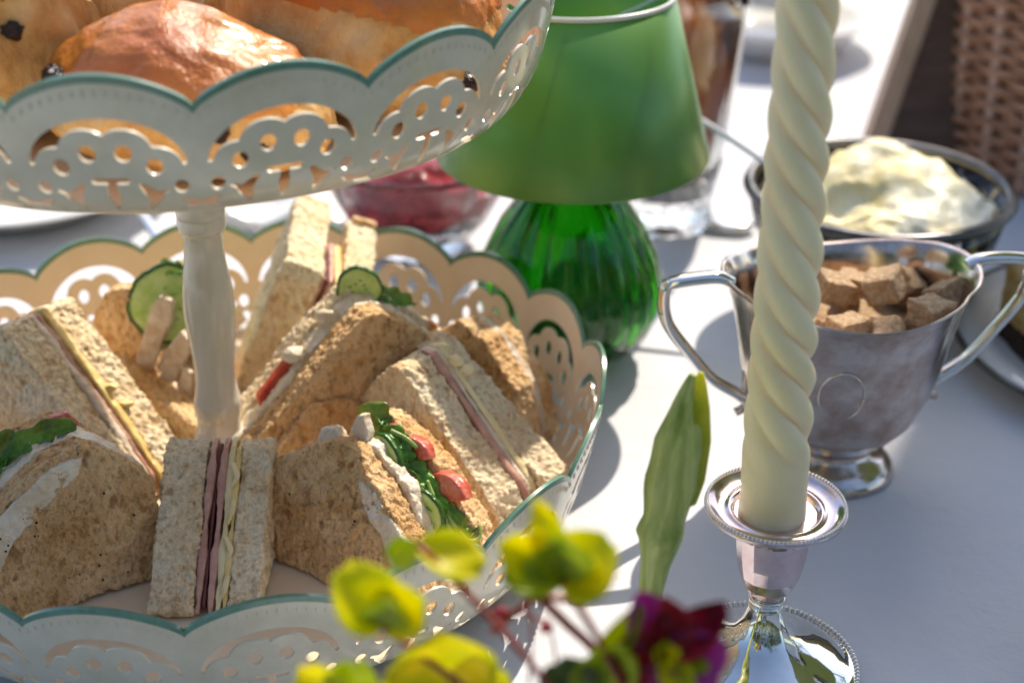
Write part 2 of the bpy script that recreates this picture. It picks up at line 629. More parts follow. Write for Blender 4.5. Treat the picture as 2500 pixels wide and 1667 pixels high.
def tier(N, phase, Rn, rb, z0, cx, cy, hk):
    """wall surface of revolution, pierced; Rn = radius at the notches, rb = radius of the floor"""
    K, M = 60, 62
    hn = hk * Rn
    W = 2 * PI * Rn / N

    fw, fb, top = scallop_field(W, hn)
    smax = hn + 1.35
    # profile
    NS = 200
    r, z = rb, z0
    prof = []
    gain = 1.0
    for it in range(6):
        r, z = rb, z0; prof = []
        for i in range(NS + 1):
            s = smax * i / NS
            prof.append((r, z))
            ph = R(9 + 58 * gain * math.exp(-s / (.24 * hn)))
            r += math.sin(ph) * smax / NS
            z += math.cos(ph) * smax / NS
        rn = prof[int(NS * hn / smax)][0]
        if it == 5: break
        gain *= (Rn - rb) / (rn - rb)

    def P(i_, s):
        t = max(0, min(NS - 1e-6, s / smax * NS)); i = int(t); f = t - i
        a = phase + 2 * PI * i_
        rr = prof[i][0] * (1 - f) + prof[i + 1][0] * f
        zz = prof[i][1] * (1 - f) + prof[i + 1][1] * f
        dr = prof[i + 1][0] - prof[i][0]; dz = prof[i + 1][1] - prof[i][1]
        L = math.hypot(dr, dz)
        # slight hand made waviness
        rr += .05 * math.sin(3 * a + z0) + .03 * math.sin(7 * a)
        zz += .06 * math.sin(2 * a + 1) * (s / smax)
        p = Vector((cx + rr * math.cos(a), cy + rr * math.sin(a), zz))
        nrm = Vector((dz / L * math.cos(a), dz / L * math.sin(a), -dr / L))
        return p, nrm

    def sheet(field, lo, th):
        cache = {}
        pts = []
        nn = N * K

        def unit(c):        # column -> x in scallop, fraction of a turn
            return ((c % K) / K - .5) * W
        vals = [[field(((c / K) - .5) * W, lo + (smax - lo) * j / M) for c in range(K + 1)] for j in range(M + 1)]

        def vert(key, c, s):
            if key not in cache:
                cache[key] = len(pts)
                pts.append((c, s))
            return cache[key]
        polys = []
        sy = lambda j: lo + (smax - lo) * j / M
        unitpolys = []
        for j in range(M):
            for c in range(K):
                v = [vals[j][c], vals[j][c + 1], vals[j + 1][c + 1], vals[j + 1][c]]
                if max(v) <= 0: continue
                cs = [(c, j), (c + 1, j), (c + 1, j + 1), (c, j + 1)]
                pl = []
                for q in range(4):
                    a, b = cs[q], cs[(q + 1) % 4]
                    va, vb = v[q], v[(q + 1) % 4]
                    if va > 0: pl.append(('c', a[0], a[1], a[0], sy(a[1])))
                    if (va > 0) != (vb > 0):
                        t = va / (va - vb)
                        k0, k1 = (a, b) if a < b else (b, a)
                        pl.append(('e', k0, k1, a[0] + (b[0] - a[0]) * t, sy(a[1]) + (sy(b[1]) - sy(a[1])) * t))
                if len(pl) >= 3: unitpolys.append(pl)
        for sc in range(N):
            off = sc * K
            for pl in unitpolys:
                f = []
                for q in pl:
                    if q[0] == 'c':
                        key = ('c', (q[1] + off) % nn, q[2])
                    else:
                        key = ('e', (q[1][0] + off) % nn, q[1][1], (q[2][0] + off) % nn, q[2][1])
                    f.append(vert(key, q[3] + off, q[4]))
                polys.append(f)
        base = [P(c / nn, s) for c, s in pts]
        n0 = len(base)
        V = [p + n * th / 2 for p, n in base] + [p - n * th / 2 for p, n in base]
        nouter = len(polys)
        F = [tuple(f) for f in polys] + [tuple(i + n0 for i in reversed(f)) for f in polys]
        edges = {}
        for f in polys:
            for a, b in zip(f, f[1:] + f[:1]):
                edges[(a, b)] = 1
        for (a, b) in list(edges):
            if (b, a) not in edges:
                i = len(V)
                V += [V[a], V[b], V[b + n0], V[a + n0]]
                F.append((i, i + 3, i + 2, i + 1))
        return V, F, [0 if i < nouter or i >= 2 * nouter else 1 for i in range(len(F))]

    V, F, mi = sheet(fw, 0., .11)
    w = finish('pierced_side', V, F, None, stand, mats=['cream enamel', 'warm enamel'], midx=mi)
    V, F, mi = sheet(fb, hn - .6, .15)
    e = finish('green_edge', V, F, 'green enamel', stand)
    # pressed ticks below the edge
    parts = []
    for c in range(N * 17):
        x = (((c + .5) / 17) % 1 - .5) * W
        s = top(x) - .62
        p, nrm = P((c + .5) / (N * 17), s)
        t = P((c + .5) / (N * 17), s + .1)[0] - p
        t.normalize(); side = t.cross(nrm)
        v0 = []
        for (a, b, h) in ((0, .20, 0), (.05, 0, 0), (0, -.20, 0), (-.05, 0, 0), (0, 0, .075)):
            v0.append(p + side * a + t * b + nrm * (.05 + h))
        parts.append((v0, [(0, 1, 4), (1, 2, 4), (2, 3, 4), (3, 0, 4)]))
    V, F = merge(parts)
    tk = finish('pressed_beading', V, F, 'cream enamel', stand)
    tag(tk, kind='stuff')
    # floor
    V, F = lathe([(0.01, z0 + .02), (rb - 1.2, z0), (rb - .35, z0 + .02), (rb + .04, z0 + .12), (rb + .04, z0 - .02), (rb - .4, z0 - .14), (rb - 1.2, z0 - .16), (0.01, z0 - .16)], (cx, cy), 144)
    finish('tier_floor', V, F, 'warm enamel', stand)


tier(18, 2.352, 16.1, 14.2, 1.1, SX, SY, .325)
tier(16, -1.753, 14.0, 12.3, 19.35, SX, SY, .325)


def column(x, y, x1, prof):
    V, F = [], []
    seg = 48
    z0, z1 = prof[0][1], prof[-1][1]
    P2 = smooth_path([(r, 0, z) for r, z in prof], 5)
    for p in P2:
        cx = x + (x1 - x) * (p.z - z0) / (z1 - z0)
        for k in range(seg):
            a = 2 * PI * k / seg
            V.append((cx + p.x * math.cos(a), y + p.x * math.sin(a), p.z))
    n = len(P2)
    for i in range(n - 1):
        for k in range(seg):
            k2 = (k + 1) % seg
            F.append((i * seg + k, i * seg + k2, (i + 1) * seg + k2, (i + 1) * seg + k))
    F.append(tuple(range(seg - 1, -1, -1)))
    F.append(tuple((n - 1) * seg + k for k in range(seg)))
    return V, F


pc = [(1.5, 1.28), (1.5, 1.7), (1.05, 2.0), (.98, 3.0), (1.0, 3.35), (1.06, 3.5), (1.06, 3.8), (.95, 3.95), (.93, 4.1), (.93, 4.55), (.98, 4.75),
      (1.02, 5.3), (.93, 5.8), (.86, 6.6), (.90, 7.6), (1.03, 9.0), (1.07, 9.9), (1.0, 10.9), (.86, 11.9), (.80, 12.7), (.84, 13.25),
      (.97, 13.42), (.985, 13.9), (.96, 14.05), (.99, 14.1), (1.0, 14.7), (.95, 15.0), (.9, 16), (1.1, 17.5), (1.5, 18.6), (1.6, 19.0)]
V, F = column(SX - .42, SY, SX - .15, pc)
finish('column', V, F, 'aged enamel', stand)
pc2 = [(1.5, 19.25), (1.45, 19.6), (1.0, 20.2), (.9, 22), (.92, 24.6), (.95, 25.4), (1.02, 25.6), (1.02, 26.4), (.97, 26.6), (1.08, 26.9), (1.15, 27.4), (1.0, 28.2), (.8, 30), (1.0, 33), (.6, 34.5)]
V, F = column(SX - .15, SY, SX, pc2)
finish('column', V, F, 'aged enamel', stand)
V, F = tube([(SX + 2.2 * math.cos(a), SY, 36.6 + 2.2 * math.sin(a)) for a in [-PI / 2 + 2 * PI * k / 16 for k in range(17)]], .28, 12)
finish('carrying_ring', V, F, 'aged enamel', stand)
for k in range(4):
    a = PI / 4 + k * PI / 2
    V, F = ico((SX + 10.5 * math.cos(a), SY + 10.5 * math.sin(a), .56), (.9, .9, .55), 3)
    finish('foot', V, F, 'aged enamel', stand)

# ================================================================ SANDWICHES
GS = 'triangle sandwiches on the lower tier'


def chips(fr, root, spots, material, name, r=(.28, .2, .12)):
    for i, (a, w, t) in enumerate(spots):
        c = fr.p(a, w, t)
        V, F = ico(c, (r[0] * random.uniform(.7, 1.2), r[1] * random.uniform(.7, 1.2), r[2] * random.uniform(.7, 1.2)), 2, .5, 1.6, i * 3.1 + a)
        finish(name, V, F, material, root)


def grains(fr, root, face_t, box, n, r=.045, under='pepper'):
    parts = []
    for i in range(n):
        a = random.uniform(box[0], box[1]); w = random.uniform(box[2], box[3])
        parts.append(ico(fr.p(a, w, face_t), (r * random.uniform(.5, 1.2),) * 3, 1))
    V, F = merge(parts)
    tag(finish('pepper_specks', V, F, 'pepper grain', root), kind='stuff')


# --- front standing one, layers upright
fr = Frame((-13.95, 52.0, 1.3), -91.5, 0, 1)      # u towards the viewer, n to the right
rt = thing('ham_sandwich', (-12, 50, 1.3), 'ham and cheese sandwich standing on end at the front, its layers upright', 'sandwich', GS)
prof = [(5.5, 0), (5.6, .25), (.45, 4.45), (-.35, 4.45), (-2.3, 0)]
slab_obj('bread_slice', fr, prof, 0, 1.75, 'pale bread', rt, .075)
slab_obj('ham_or_gap_layer', fr, grow(prof, .04), 1.80, 2.06, 'ham', rt, .075, THIN)
slab_obj('ham_or_gap_layer', fr, grow(prof, -.22), 2.10, 2.22, 'ham gap shade', rt, .05, [('CLOUDS', 1.4, .06)])  # recessed dark slab painted in as the shadowed gap, no meat
slab_obj('ham_or_gap_layer', fr, grow(prof, .02), 2.28, 2.55, 'ham', rt, .075, THIN)
slab_obj('cheese_slice', fr, grow(prof, .10), 2.60, 2.84, 'pale cheese', rt, .075, THIN)
slab_obj('cheese_slice', fr, grow(prof, -.02), 2.88, 3.08, 'cheese', rt, .075, THIN)
slab_obj('bread_slice', fr, prof, 3.12, 4.3, 'pale bread', rt, .075)
for i in range(4):
    a0 = 5.0 - i * 1.15
    w0 = (5.6 - a0) / 5.25 * 4.5 + .3
    V, F = tube([fr.p(a0 + .1, w0 - .35, 2.8), fr.p(a0 + .0, w0 + .1, 2.95 + .1 * (i % 2)), fr.p(a0 - .5, w0 + .35, 3.0 - .2 * (i % 2))], .13, 6, .5)
    finish('cheese_shred', V, F, 'pale cheese', rt)

# --- club with salad, front right
O7 = (-9.52, 49.97, 1.3)
y7 = math.degrees(math.atan2(-.54, .84))
fr = Frame(O7, y7, 15, 1)
rt = thing('salad_sandwich', (-6.5, 49, 1.3), 'egg and salad sandwich with tomato and green leaves showing, nearest the yellow flowers', 'sandwich', GS)
p0 = [(-.9, 0), (-.95, 3.7), (-.55, 4.3), (1.0, 5.35), (2.2, 5.85), (2.9, 5.6), (4.3, 4.6), (6.3, 2.6), (7.4, .3), (7.2, 0)]
slab_obj('bread_slice', fr, p0, 0, 1.45, 'wholemeal bread', rt, .08, BREAD)
pf = [(1.2, 0), (1.4, 5.2), (2.3, 6.15), (3.2, 5.9), (7.3, 1.2), (7.7, 0)]
slab_obj('cream_dressing', fr, [(1.0, .2), (1.6, 5.2), (2.3, 5.75), (3.1, 5.65), (5.0, 4.35), (7.5, .9), (7.6, 0)], 1.30, 2.0, 'cream dressing', rt, .075, [('CLOUDS', 1.3, .5), ('CLOUDS', .5, .28), ('CLOUDS', .2, .08)])
slab_obj('bread_slice', fr, [(-.2, 0), (-.1, 3.7), (.9, 5.4), (1.8, 6.35), (2.6, 6.3), (5.0, 4.9), (7.2, 2.9), (8.3, 1.0), (8.2, 0)], 3.15, 4.35, 'toasted bread', rt, .08, BREAD)
slab_obj('chicken_filling', fr, [(0, .2), (.4, 4.5), (2.0, 5.4), (4.5, 4.4), (7.4, .6)], 2.0, 3.15, 'cream dressing', rt, .1, SOFT)


def slopept(a, d=0., t=0.):
    """point on the sloping cut face of the salad sandwich"""
    w = np.interp(a, [2.3, 3.2, 4.6, 6.3, 7.6], [6.0, 5.75, 4.65, 2.9, .9])
    return fr.p(a + d * .6, w + d * .7, t)


slab_obj('egg_piece', fr, [(1.7, 5.3), (2.0, 6.6), (2.35, 6.75), (2.7, 6.0), (2.6, 5.3)], 1.35, 1.85, 'cream dressing', rt, .06, [('CLOUDS', .7, .2), ('CLOUDS', .2, .06)])
slab_obj('egg_piece', fr, [(.5, 4.9), (.7, 5.75), (1.3, 5.95), (1.7, 5.5), (1.3, 5.0)], .9, 1.6, 'cream dressing', rt, .06, [('CLOUDS', .7, .3), ('CLOUDS', .2, .10)])


def disc(c, nrm, r, h, seg=40, amp=.03):
    nrm = Vector(nrm).normalized()
    s = nrm.cross(Vector((0, 0, 1)) if abs(nrm.z) < .9 else Vector((1, 0, 0))).normalized()
    w = nrm.cross(s)
    V, F = [], []
    rings = [(0.01, h / 2), (r * .5, h / 2 - .02), (r * .86, h / 2), (r * .97, h / 2 - .04)]
    rings = rings + [(a, -b) for a, b in reversed(rings)]
    for rr, hh in rings:
        for k in range(seg):
            a = 2 * PI * k / seg
            q = rr * (1 + amp * math.sin(3 * a + 1) + amp * .6 * math.sin(7 * a))
            V.append(Vector(c) + s * q * math.cos(a) + w * q * math.sin(a) + nrm * hh)
    for i in range(len(rings) - 1):
        for k in range(seg):
            k2 = (k + 1) % seg
            F.append((i * seg + k, i * seg + k2, (i + 1) * seg + k2, (i + 1) * seg + k))
    return V, F, s, w


def cucumber(root, c, nrm, r, h):
    V, F, s, w = disc(c, nrm, r, h)
    fl = finish('cucumber_slice', V, F, 'cucumber flesh', root)
    nrm = Vector(nrm).normalized()
    V, F = [], []
    seg = 48
    pr = [(r * .955, h * .50), (r * 1.03, h * .46), (r * 1.05, 0), (r * 1.03, -h * .46), (r * .955, -h * .50)]
    for rr, hh in pr:
        for k in range(seg):
            a = 2 * PI * k / seg
            q = rr * (1 + .03 * math.sin(3 * a + 1) + .018 * math.sin(7 * a) + .012 * math.sin(19 * a))
            V.append(Vector(c) + s * q * math.cos(a) + w * q * math.sin(a) + nrm * hh)
    for i in range(len(pr) - 1):
        for k in range(seg):
            k2 = (k + 1) % seg
            F.append((i * seg + k, i * seg + k2, (i + 1) * seg + k2, (i + 1) * seg + k))
    sk = finish('cucumber_skin', V, F, 'cucumber skin', root)
    sub(sk, fl)
    # seeds
    parts = []
    for k in range(9):
        a = 2 * PI * k / 9
        q = r * (.3 + .12 * (k % 2))
        for sg in (1, -1):
            parts.append(ico(Vector(c) + s * q * math.cos(a) + w * q * math.sin(a) + nrm * (h * .5 * sg), (.1, .06, .05), 1))
    V, F = merge(parts)
    tag(sub(finish('seeds', V, F, 'pale stalk', root), fl), kind='stuff')
    return fl


cucumber(rt, fr.p(3.0, 4.75, 2.05), fr.n + fr.u * .15, 1.15, .28)
cucumber(rt, fr.p(5.3, 3.3, 2.1), fr.n + fr.w * .1, .95, .26)


def leaf_ribbon(root, pts, width, material='salad leaf', seed=0, name='salad_leaf'):
    P = smooth_path(pts, 12)
    L = len(P)
    V, F = [], []
    nw = 10
    rnd = random.Random(seed)
    ph = rnd.uniform(0, 6)
    for i, p in enumerate(P):
        t = (P[min(i + 1, L - 1)] - P[max(i - 1, 0)]).normalized()
        s = t.cross(Vector((.3, -.6, .7))).normalized()
        nn = s.cross(t)
        f = i / (L - 1)
        wd = 1.35 * width * (.2 + .8 * math.sin(PI * min(1, f * 1.08)) ** .8) * (1 + .16 * math.sin(23 * f + ph))
        for k in range(nw + 1):
            q = (k / nw - .5) * 2
            V.append(p + s * (q * wd * (1 + .18 * math.sin(9 * f + ph + q))) + nn * (wd * .30 * q * q - .05 * (abs(q) < .2) + .10 * abs(q) * math.sin(26 * f + 3 * q + ph)))
    for i in range(L - 1):
        for k in range(nw):
            a = i * (nw + 1) + k
            F.append((a, a + 1, a + nw + 2, a + nw + 1))
    o = finish(name, V, F, material, root)
    sm = o.modifiers.new('thickness', 'SOLIDIFY')
    sm.thickness = .025 * CM
    return o


leafs = [([(1.9, 5.5, 2.3), (2.2, 6.45, 2.5), (2.7, 6.25, 2.9)], .42), ([(2.6, 5.9, 2.3), (3.2, 5.9, 2.5), (3.8, 5.5, 2.45), (4.2, 5.0, 2.5)], .30),
         ([(3.4, 5.45, 2.65), (4.2, 5.0, 2.5), (5.0, 4.4, 2.55), (5.4, 3.9, 2.45)], .26), ([(4.4, 4.8, 2.8), (5.1, 4.3, 2.5), (5.9, 3.5, 2.4), (6.6, 2.6, 2.5)], .30),
         ([(5.0, 4.35, 2.6), (5.9, 3.55, 2.35), (6.8, 2.5, 2.3), (7.6, 1.3, 2.3)], .24), ([(5.4, 4.0, 2.8), (6.1, 3.6, 2.75), (6.9, 2.8, 2.9), (7.2, 3.0, 3.2)], .17),
         ([(6.0, 3.4, 2.3), (6.9, 2.2, 2.4), (7.4, 1.6, 2.5), (7.9, .9, 2.5)], .22), ([(3.0, 6.0, 2.9), (3.7, 5.6, 2.75), (4.1, 5.2, 2.9)], .2)]
for i, (pts, wd) in enumerate(leafs):
    leaf_ribbon(rt, [fr.p(*q) for q in pts], wd, seed=i)
for i, pts in enumerate([[(5.6, 3.9, 2.6), (6.4, 3.2, 2.5), (7.1, 2.6, 2.7), (7.4, 2.7, 3.1), (7.2, 3.1, 3.3)], [(6.0, 3.5, 2.35), (6.7, 2.6, 2.35), (7.3, 1.8, 2.5)],
                         [(5.0, 4.5, 2.5), (5.6, 3.9, 2.35), (6.3, 3.1, 2.35), (6.9, 2.2, 2.25)], [(3.1, 6.1, 2.3), (3.7, 5.9, 2.55), (4.2, 5.6, 2.7)]]):
    V, F = tube([fr.p(*q) for q in pts], .085, 8)
    finish('leaf_stalk', V, F, 'pale stalk', rt)
for (a, w, t0, t1, r, th0, mm) in [(2.8, 5.75, 2.75, 3.15, .42, 20, 'tomato'), (3.9, 5.1, 2.75, 3.35, .9, 35, 'tomato flesh'), (5.6, 3.85, 2.75, 3.4, 1.15, 40, 'tomato flesh'),
                                  (4.7, 4.1, 2.75, 3.1, .5, 30, 'tomato'), (7.2, 1.5, 2.7, 3.25, .62, 30, 'tomato flesh'), (6.4, 2.6, 2.7, 3.05, .45, 45, 'tomato')]:
    q = [(a + r * math.cos(R(th0 + 50 - x)), w + r * math.sin(R(th0 + 50 - x)) * .9) for x in range(-75, 76, 15)]
    q += [(a - .35 * r, w - .3 * r)]
    slab_obj('tomato_piece', fr, q, t0, t1, mm, rt, .06, [('CLOUDS', .6, .12), ('CLOUDS', .2, .04)])
grains(fr, rt, -.02, (0, 5, 1, 4), 9, .05)
slab_obj('cream_smear', fr, [(3.5, 4.75), (4.4, 4.4), (6.1, 2.8), (7.3, .6), (6.5, .3), (5.7, 1.7), (4.7, 2.9), (3.9, 3.6)], -.14, .25, 'cream dressing', rt, .075, [('CLOUDS', .8, .30), ('CLOUDS', .25, .14)])

# --- front left
O9 = (-14.52, 48.8, 1.3)
fr = Frame(O9, math.degrees(math.atan2(-.53, -.845)), 10, -1)
rt = thing('chicken_sandwich', (-17, 49, 1.3), 'shaded brown chicken sandwich in the front left corner of the lower tier', 'sandwich', GS)
p0 = [(-.85, 0), (-.95, 4.0), (.2, 5.3), (1.5, 6.3), (3.0, 6.0), (5.2, 4.6), (7.0, 1.2), (6.8, 0)]
slab_obj('bread_slice', fr, p0, 0, 1.4, 'wholemeal bread', rt, .08)
slab_obj('cream_dressing', fr, grow(p0, .06), 1.36, 2.4, 'cream dressing', rt, .08, [('CLOUDS', 1.6, .5), ('CLOUDS', .5, .28), ('CLOUDS', .2, .08)])
slab_obj('cream_dressing', fr, grow(p0, .05), 2.45, 3.1, 'chicken', rt, .09, SOFT)
slab_obj('bread_slice', fr, [(a + .2, w * 1.04) for a, w in p0], 3.1, 4.1, 'wholemeal bread', rt, .08)
leaf_ribbon(rt, [fr.p(1.2, 6.4, 1.9), fr.p(2.2, 6.5, 2.15), fr.p(3.3, 6.15, 2.2), fr.p(4.4, 5.5, 2.2)], .34, seed=31)
leaf_ribbon(rt, [fr.p(3.4, 6.0, 2.3), fr.p(4.0, 6.1, 2.6), fr.p(4.8, 5.4, 2.4)], .55, seed=32)
leaf_ribbon(rt, [fr.p(4.2, 5.7, 2.2), fr.p(5.0, 5.2, 2.35), fr.p(5.6, 4.3, 2.2)], .4, seed=33)
slab_obj('tomato_piece', fr, [(.9, 6.2), (1.3, 6.85), (2.0, 6.8), (2.2, 6.3)], 2.5, 2.85, 'tomato flesh', rt, .06, [('CLOUDS', .6, .15)])
grains(fr, rt, 3.0, (1.5, 4.5, 6.2, 6.6), 8, .05)
grains(fr, rt, -.03, (0, 5, .5, 5), 14, .05)
slab_obj('cream_smear', fr, [(1.6, 5.9), (3.0, 5.75), (5.1, 4.5), (6.3, 2.6), (6.0, 1.9), (4.6, 3.4), (3.4, 4.3), (2.0, 5.2)], -.12, .25, 'cream dressing', rt, .08, [('CLOUDS', .8, .30), ('CLOUDS', .25, .14)])
grains(fr, rt, -.2, (3.4, 5.6, 3.0, 4.4), 9, .055)

# --- right, ham and cheese leaning out to the rim
fr = Frame((-4.84, 55.5, 1.3), math.degrees(math.atan2(-.68, .73)), 0, 1)
rt = thing('ham_sandwich', (-3, 55, 1.3), 'ham and cheese triangle with a long sloping cut edge running down to the right rim', 'sandwich', GS)
p0 = [(-4.6, 0), (-4.7, .9), (-.35, 6.0), (.35, 6.0), (5.4, 1.7), (6.3, .3), (6.1, 0)]
slab_obj('bread_slice', fr, p0, -.1, 1.6, 'pale bread', rt, .08)
slab_obj('ham_or_gap_layer', fr, grow(p0, .05), 1.62, 1.95, 'ham', rt, .075, THIN)
slab_obj('chicken_slice', fr, grow(p0, .04), 1.96, 2.2, 'chicken', rt, .075, THIN)
slab_obj('cheese_slice', fr, grow(p0, .10), 2.22, 2.55, 'pale cheese', rt, .075, THIN)
p1 = [(-5.2, 0), (-5.3, 1.2), (-1.6, 5.5), (-.8, 5.5), (4.9, 2.2), (6.2, 1.7), (6.1, 0)]
slab_obj('bread_slice', fr, p1, 2.58, 4.2, 'pale bread', rt, .08)
for (a, w, t) in ((.9, 5.6, 2.5), (1.25, 5.2, 2.75), (.1, 5.95, 2.5)):
    V, F = ico(fr.p(a, w, t), (.38, .3, .22), 3, .25, 1.5, a)
    finish('cheese_shred', V, F, 'pale cheese', rt)

# --- right middle, large chicken wedge
O4 = (-7.23, 56.57, 3.0)
fr = Frame(O4, 26, 5, 1)
rt = thing('chicken_sandwich', (-5, 58, 1.3), 'large chicken wedge with creamy filling behind the ham triangle, a cucumber end on top', 'sandwich', GS)
p0 = [(-5.2, -1.0), (-4.6, 1.0), (-2.8, 2.5), (-1.0, 4.3), (1.3, 6.1), (2.1, 6.1), (3.2, 5.3), (5.6, 3.2), (6.6, .6), (6.5, -1.3)]
p0 = [(a, w - .45) for a, w in p0]
slab_obj('bread_slice', fr, p0, 0, 1.35, 'wholemeal bread', rt, .08)
slab_obj('cream_dressing', fr, grow(p0, .10), 1.30, 2.4, 'cream dressing', rt, .085, [('CLOUDS', 1.6, .55), ('CLOUDS', .5, .30), ('CLOUDS', .2, .08)])
slab_obj('bread_slice', fr, [(a, w + .15) for a, w in grow(p0, .25)], 2.35, 3.5, 'pale bread', rt, .08)
cucumber(rt, fr.p(1.9, 6.0, 2.35), fr.n + fr.u * .35, 1.0, .3)
leaf_ribbon(rt, [fr.p(2.2, 6.0, 2.4), fr.p(3.4, 5.3, 2.45), fr.p(4.6, 4.6, 2.5)], .3, seed=41)
slab_obj('tomato_piece', fr, [(-3.3, 1.7), (-3.35, 2.2), (-2.0, 3.5), (-1.5, 3.7), (-1.7, 3.2), (-2.6, 2.3)], 1.7, 2.15, 'tomato', rt, .06, [('CLOUDS', .6, .12)])
for (a, w, t) in ((5.2, 3.7, 2.6), (5.8, 3.0, 2.4)):
    V, F = ico(fr.p(a, w - .3, t), (.4, .3, .25), 3, .2, 1.2, a)
    finish('carrot_piece', V, F, 'bun glaze', rt)
chips(fr, rt, [(-1.5, 3.75, 1.8), (.2, 5.1, 1.9)], 'cream dressing', 'chicken_piece', (.6, .4, .35))

# low brown one under it, between column and ham triangle
fr = Frame((-9.6, 54.2, 1.3), 28, 14, 1)
rt = thing('brown_sandwich', (-8, 55, 1.3), 'low brown sandwich half hidden behind the salad sandwich and beside the column', 'sandwich', GS)
p0 = [(-1.2, 0), (-1.3, 1.5), (1.6, 4.1), (3.3, 4.0), (4.8, 2.6), (5.2, 0)]
slab_obj('bread_slice', fr, p0, 0, 1.2, 'toasted bread', rt, .085)
slab_obj('cheese_slice', fr, grow(p0, .1), 1.22, 1.5, 'pale cheese', rt, .08, THIN)
slab_obj('bread_slice', fr, p0, 1.52, 2.5, 'wholemeal bread', rt, .085)

# --- back, tall ham and cheese (square cut: upright cut face and level cut face)
fr = Frame((-13.9, 62.0, 1.3), 94, 0, 1)
l = R(25)
fr.w = Vector((math.sin(l), 0, math.cos(l)))
fr.n = Vector((math.cos(l), .03, -math.sin(l)))
rt = thing('ham_sandwich', (-11, 64, 1.3), 'tall ham and cheese sandwich leaning at the back beside the column, sunlit on top', 'sandwich', GS)
p0 = [(0, 0), (.2, 8.0), (.5, 8.5), (7.4, 8.9), (7.5, 7.9), (3.2, 0)]
slab_obj('bread_slice', fr, p0, 0, 1.8, 'pale bread', rt, .085)
pf = [(0, 0), (.2, 8.0), (.5, 8.4), (5.8, 7.9), (6.2, 6.5), (3.2, 0)]
slab_obj('ham_or_gap_layer', fr, grow(pf, -.05), 1.82, 2.0, 'ham', rt, .075, THIN)
slab_obj('ham_or_gap_layer', fr, grow(pf, -.10), 2.04, 2.16, 'ham gap shade', rt, .06, [('CLOUDS', 1.4, .06)])  # again the shadowed gap between the ham, filled with dark colour
slab_obj('ham_or_gap_layer', fr, grow(pf, -.06), 2.2, 2.42, 'ham', rt, .075, THIN)
slab_obj('cheese_slice', fr, grow(pf, .02), 2.46, 2.8, 'cheese', rt, .075, THIN)
p1 = [(a, w - .25) for a, w in p0[1:5]]
slab_obj('bread_slice', fr, [(0, 0)] + p1 + [(3.2, 0)], 2.84, 4.3, 'pale bread', rt, .085)
for t0, t1 in ((.1, 1.7), (2.95, 4.2)):
    o = slab_obj('crust', fr, [(7.35, 7.9), (7.35, 8.95), (7.75, 8.95), (7.75, 7.9)], t0, t1, 'toasted bread', rt, .08, THIN)

# --- left, ham and cheese with cut edge sloping towards the column
fr = Frame((-21.4, 57.6, 1.3), -27, 6, 1)
rt = thing('ham_sandwich', (-19, 58, 1.3), 'ham and yellow cheese sandwich at the far left, cut edge sloping to the column', 'sandwich', GS)
p0 = [(-3.0, 0), (-2.6, 4.0), (-.4, 6.9), (.4, 7.1), (3.4, 4.1), (6.4, 1.0), (6.6, 0)]
slab_obj('bread_slice', fr, p0, -1.9, -.25, 'pale bread', rt, .08)
slab_obj('ham_or_gap_layer', fr, grow(p0, .05), -.22, .12, 'chicken', rt, .075, THIN)
slab_obj('ham_or_gap_layer', fr, grow(p0, .02), .14, .4, 'ham', rt, .075, THIN)
slab_obj('cheese_slice', fr, grow(p0, .16), .45, .85, 'cheese', rt, .075, THIN)
slab_obj('bread_slice', fr, p0, .9, 2.5, 'pale bread', rt, .08)
for (a, w, t) in ((3.5, 4.15, .85), (4.1, 3.45, 1.05)):
    V, F = ico(fr.p(a, w, t), (.5, .22, .16), 3, .45, 1.9, a)
    finish('cheese_shred', V, F, 'cheese', rt)

# --- back left, chicken and cucumber
fr = Frame((-18.6, 61.0, 1.3), -20, 4, 1)
rt = thing('cucumber_sandwich', (-16.5, 61, 1.3), 'open chicken and cucumber sandwich just left of the column', 'sandwich', GS)
slab_obj('bread_slice', fr, [(-1.2, 0), (-1.6, 4.6), (-.8, 6.1), (.5, 6.4), (.9, 4.4), (1.6, 2.2), (1.8, 0)], 1.0, 2.3, 'toasted bread', rt, .085)
slab_obj('bread_slice', fr, [(-.6, 0), (.2, 3.6), (1.4, 3.2), (3.6, 2.2), (5.6, .9), (5.8, 0)], -1.4, .1, 'toasted bread', rt, .085)
slab_obj('bread_slice', fr, [(2.6, 0), (2.6, 3.0), (3.4, 4.1), (4.6, 3.3), (5.4, 0)], 1.2, 2.4, 'toasted bread', rt, .085)
cucumber(rt, fr.p(2.25, 5.75, 1.6), fr.n * -1 + fr.u * .35 + fr.w * .25, 1.85, .35)
cucumber(rt, fr.p(3.0, 4.3, 2.1), fr.n * -1 + fr.u * .2 + fr.w * .1, 1.7, .35)
for i, (q, t0, t1) in enumerate([([(.7, 2.9), (1.5, 2.6), (2.75, 5.3), (2.9, 6.3), (2.3, 6.5), (1.7, 5.6)], .75, 1.15), ([(2.1, 2.3), (3.1, 2.4), (4.0, 4.6), (3.5, 5.1), (2.9, 4.3)], .35, .8),
                                 ([(3.1, 1.3), (3.8, 1.5), (4.1, 3.2), (3.6, 3.5)], .1, .5), ([(1.7, 2.6), (2.5, 2.6), (2.9, 3.9), (2.2, 3.8)], .9, 1.3)]):
    slab_obj('chicken_strip', fr, q, t0, t1, 'chicken', rt, .07, [('CLOUDS', .8, .16), ('CLOUDS', .25, .08)])
leaf_ribbon(rt, [fr.p(.6, 4.8, 1.8), fr.p(.9, 5.7, 1.9), fr.p(1.3, 6.6, 1.9)], .4, seed=51)
leaf_ribbon(rt, [fr.p(1.4, 6.9, 1.9), fr.p(2.2, 7.4, 2.0), fr.p(3.2, 7.4, 1.9)], .3, seed=52)

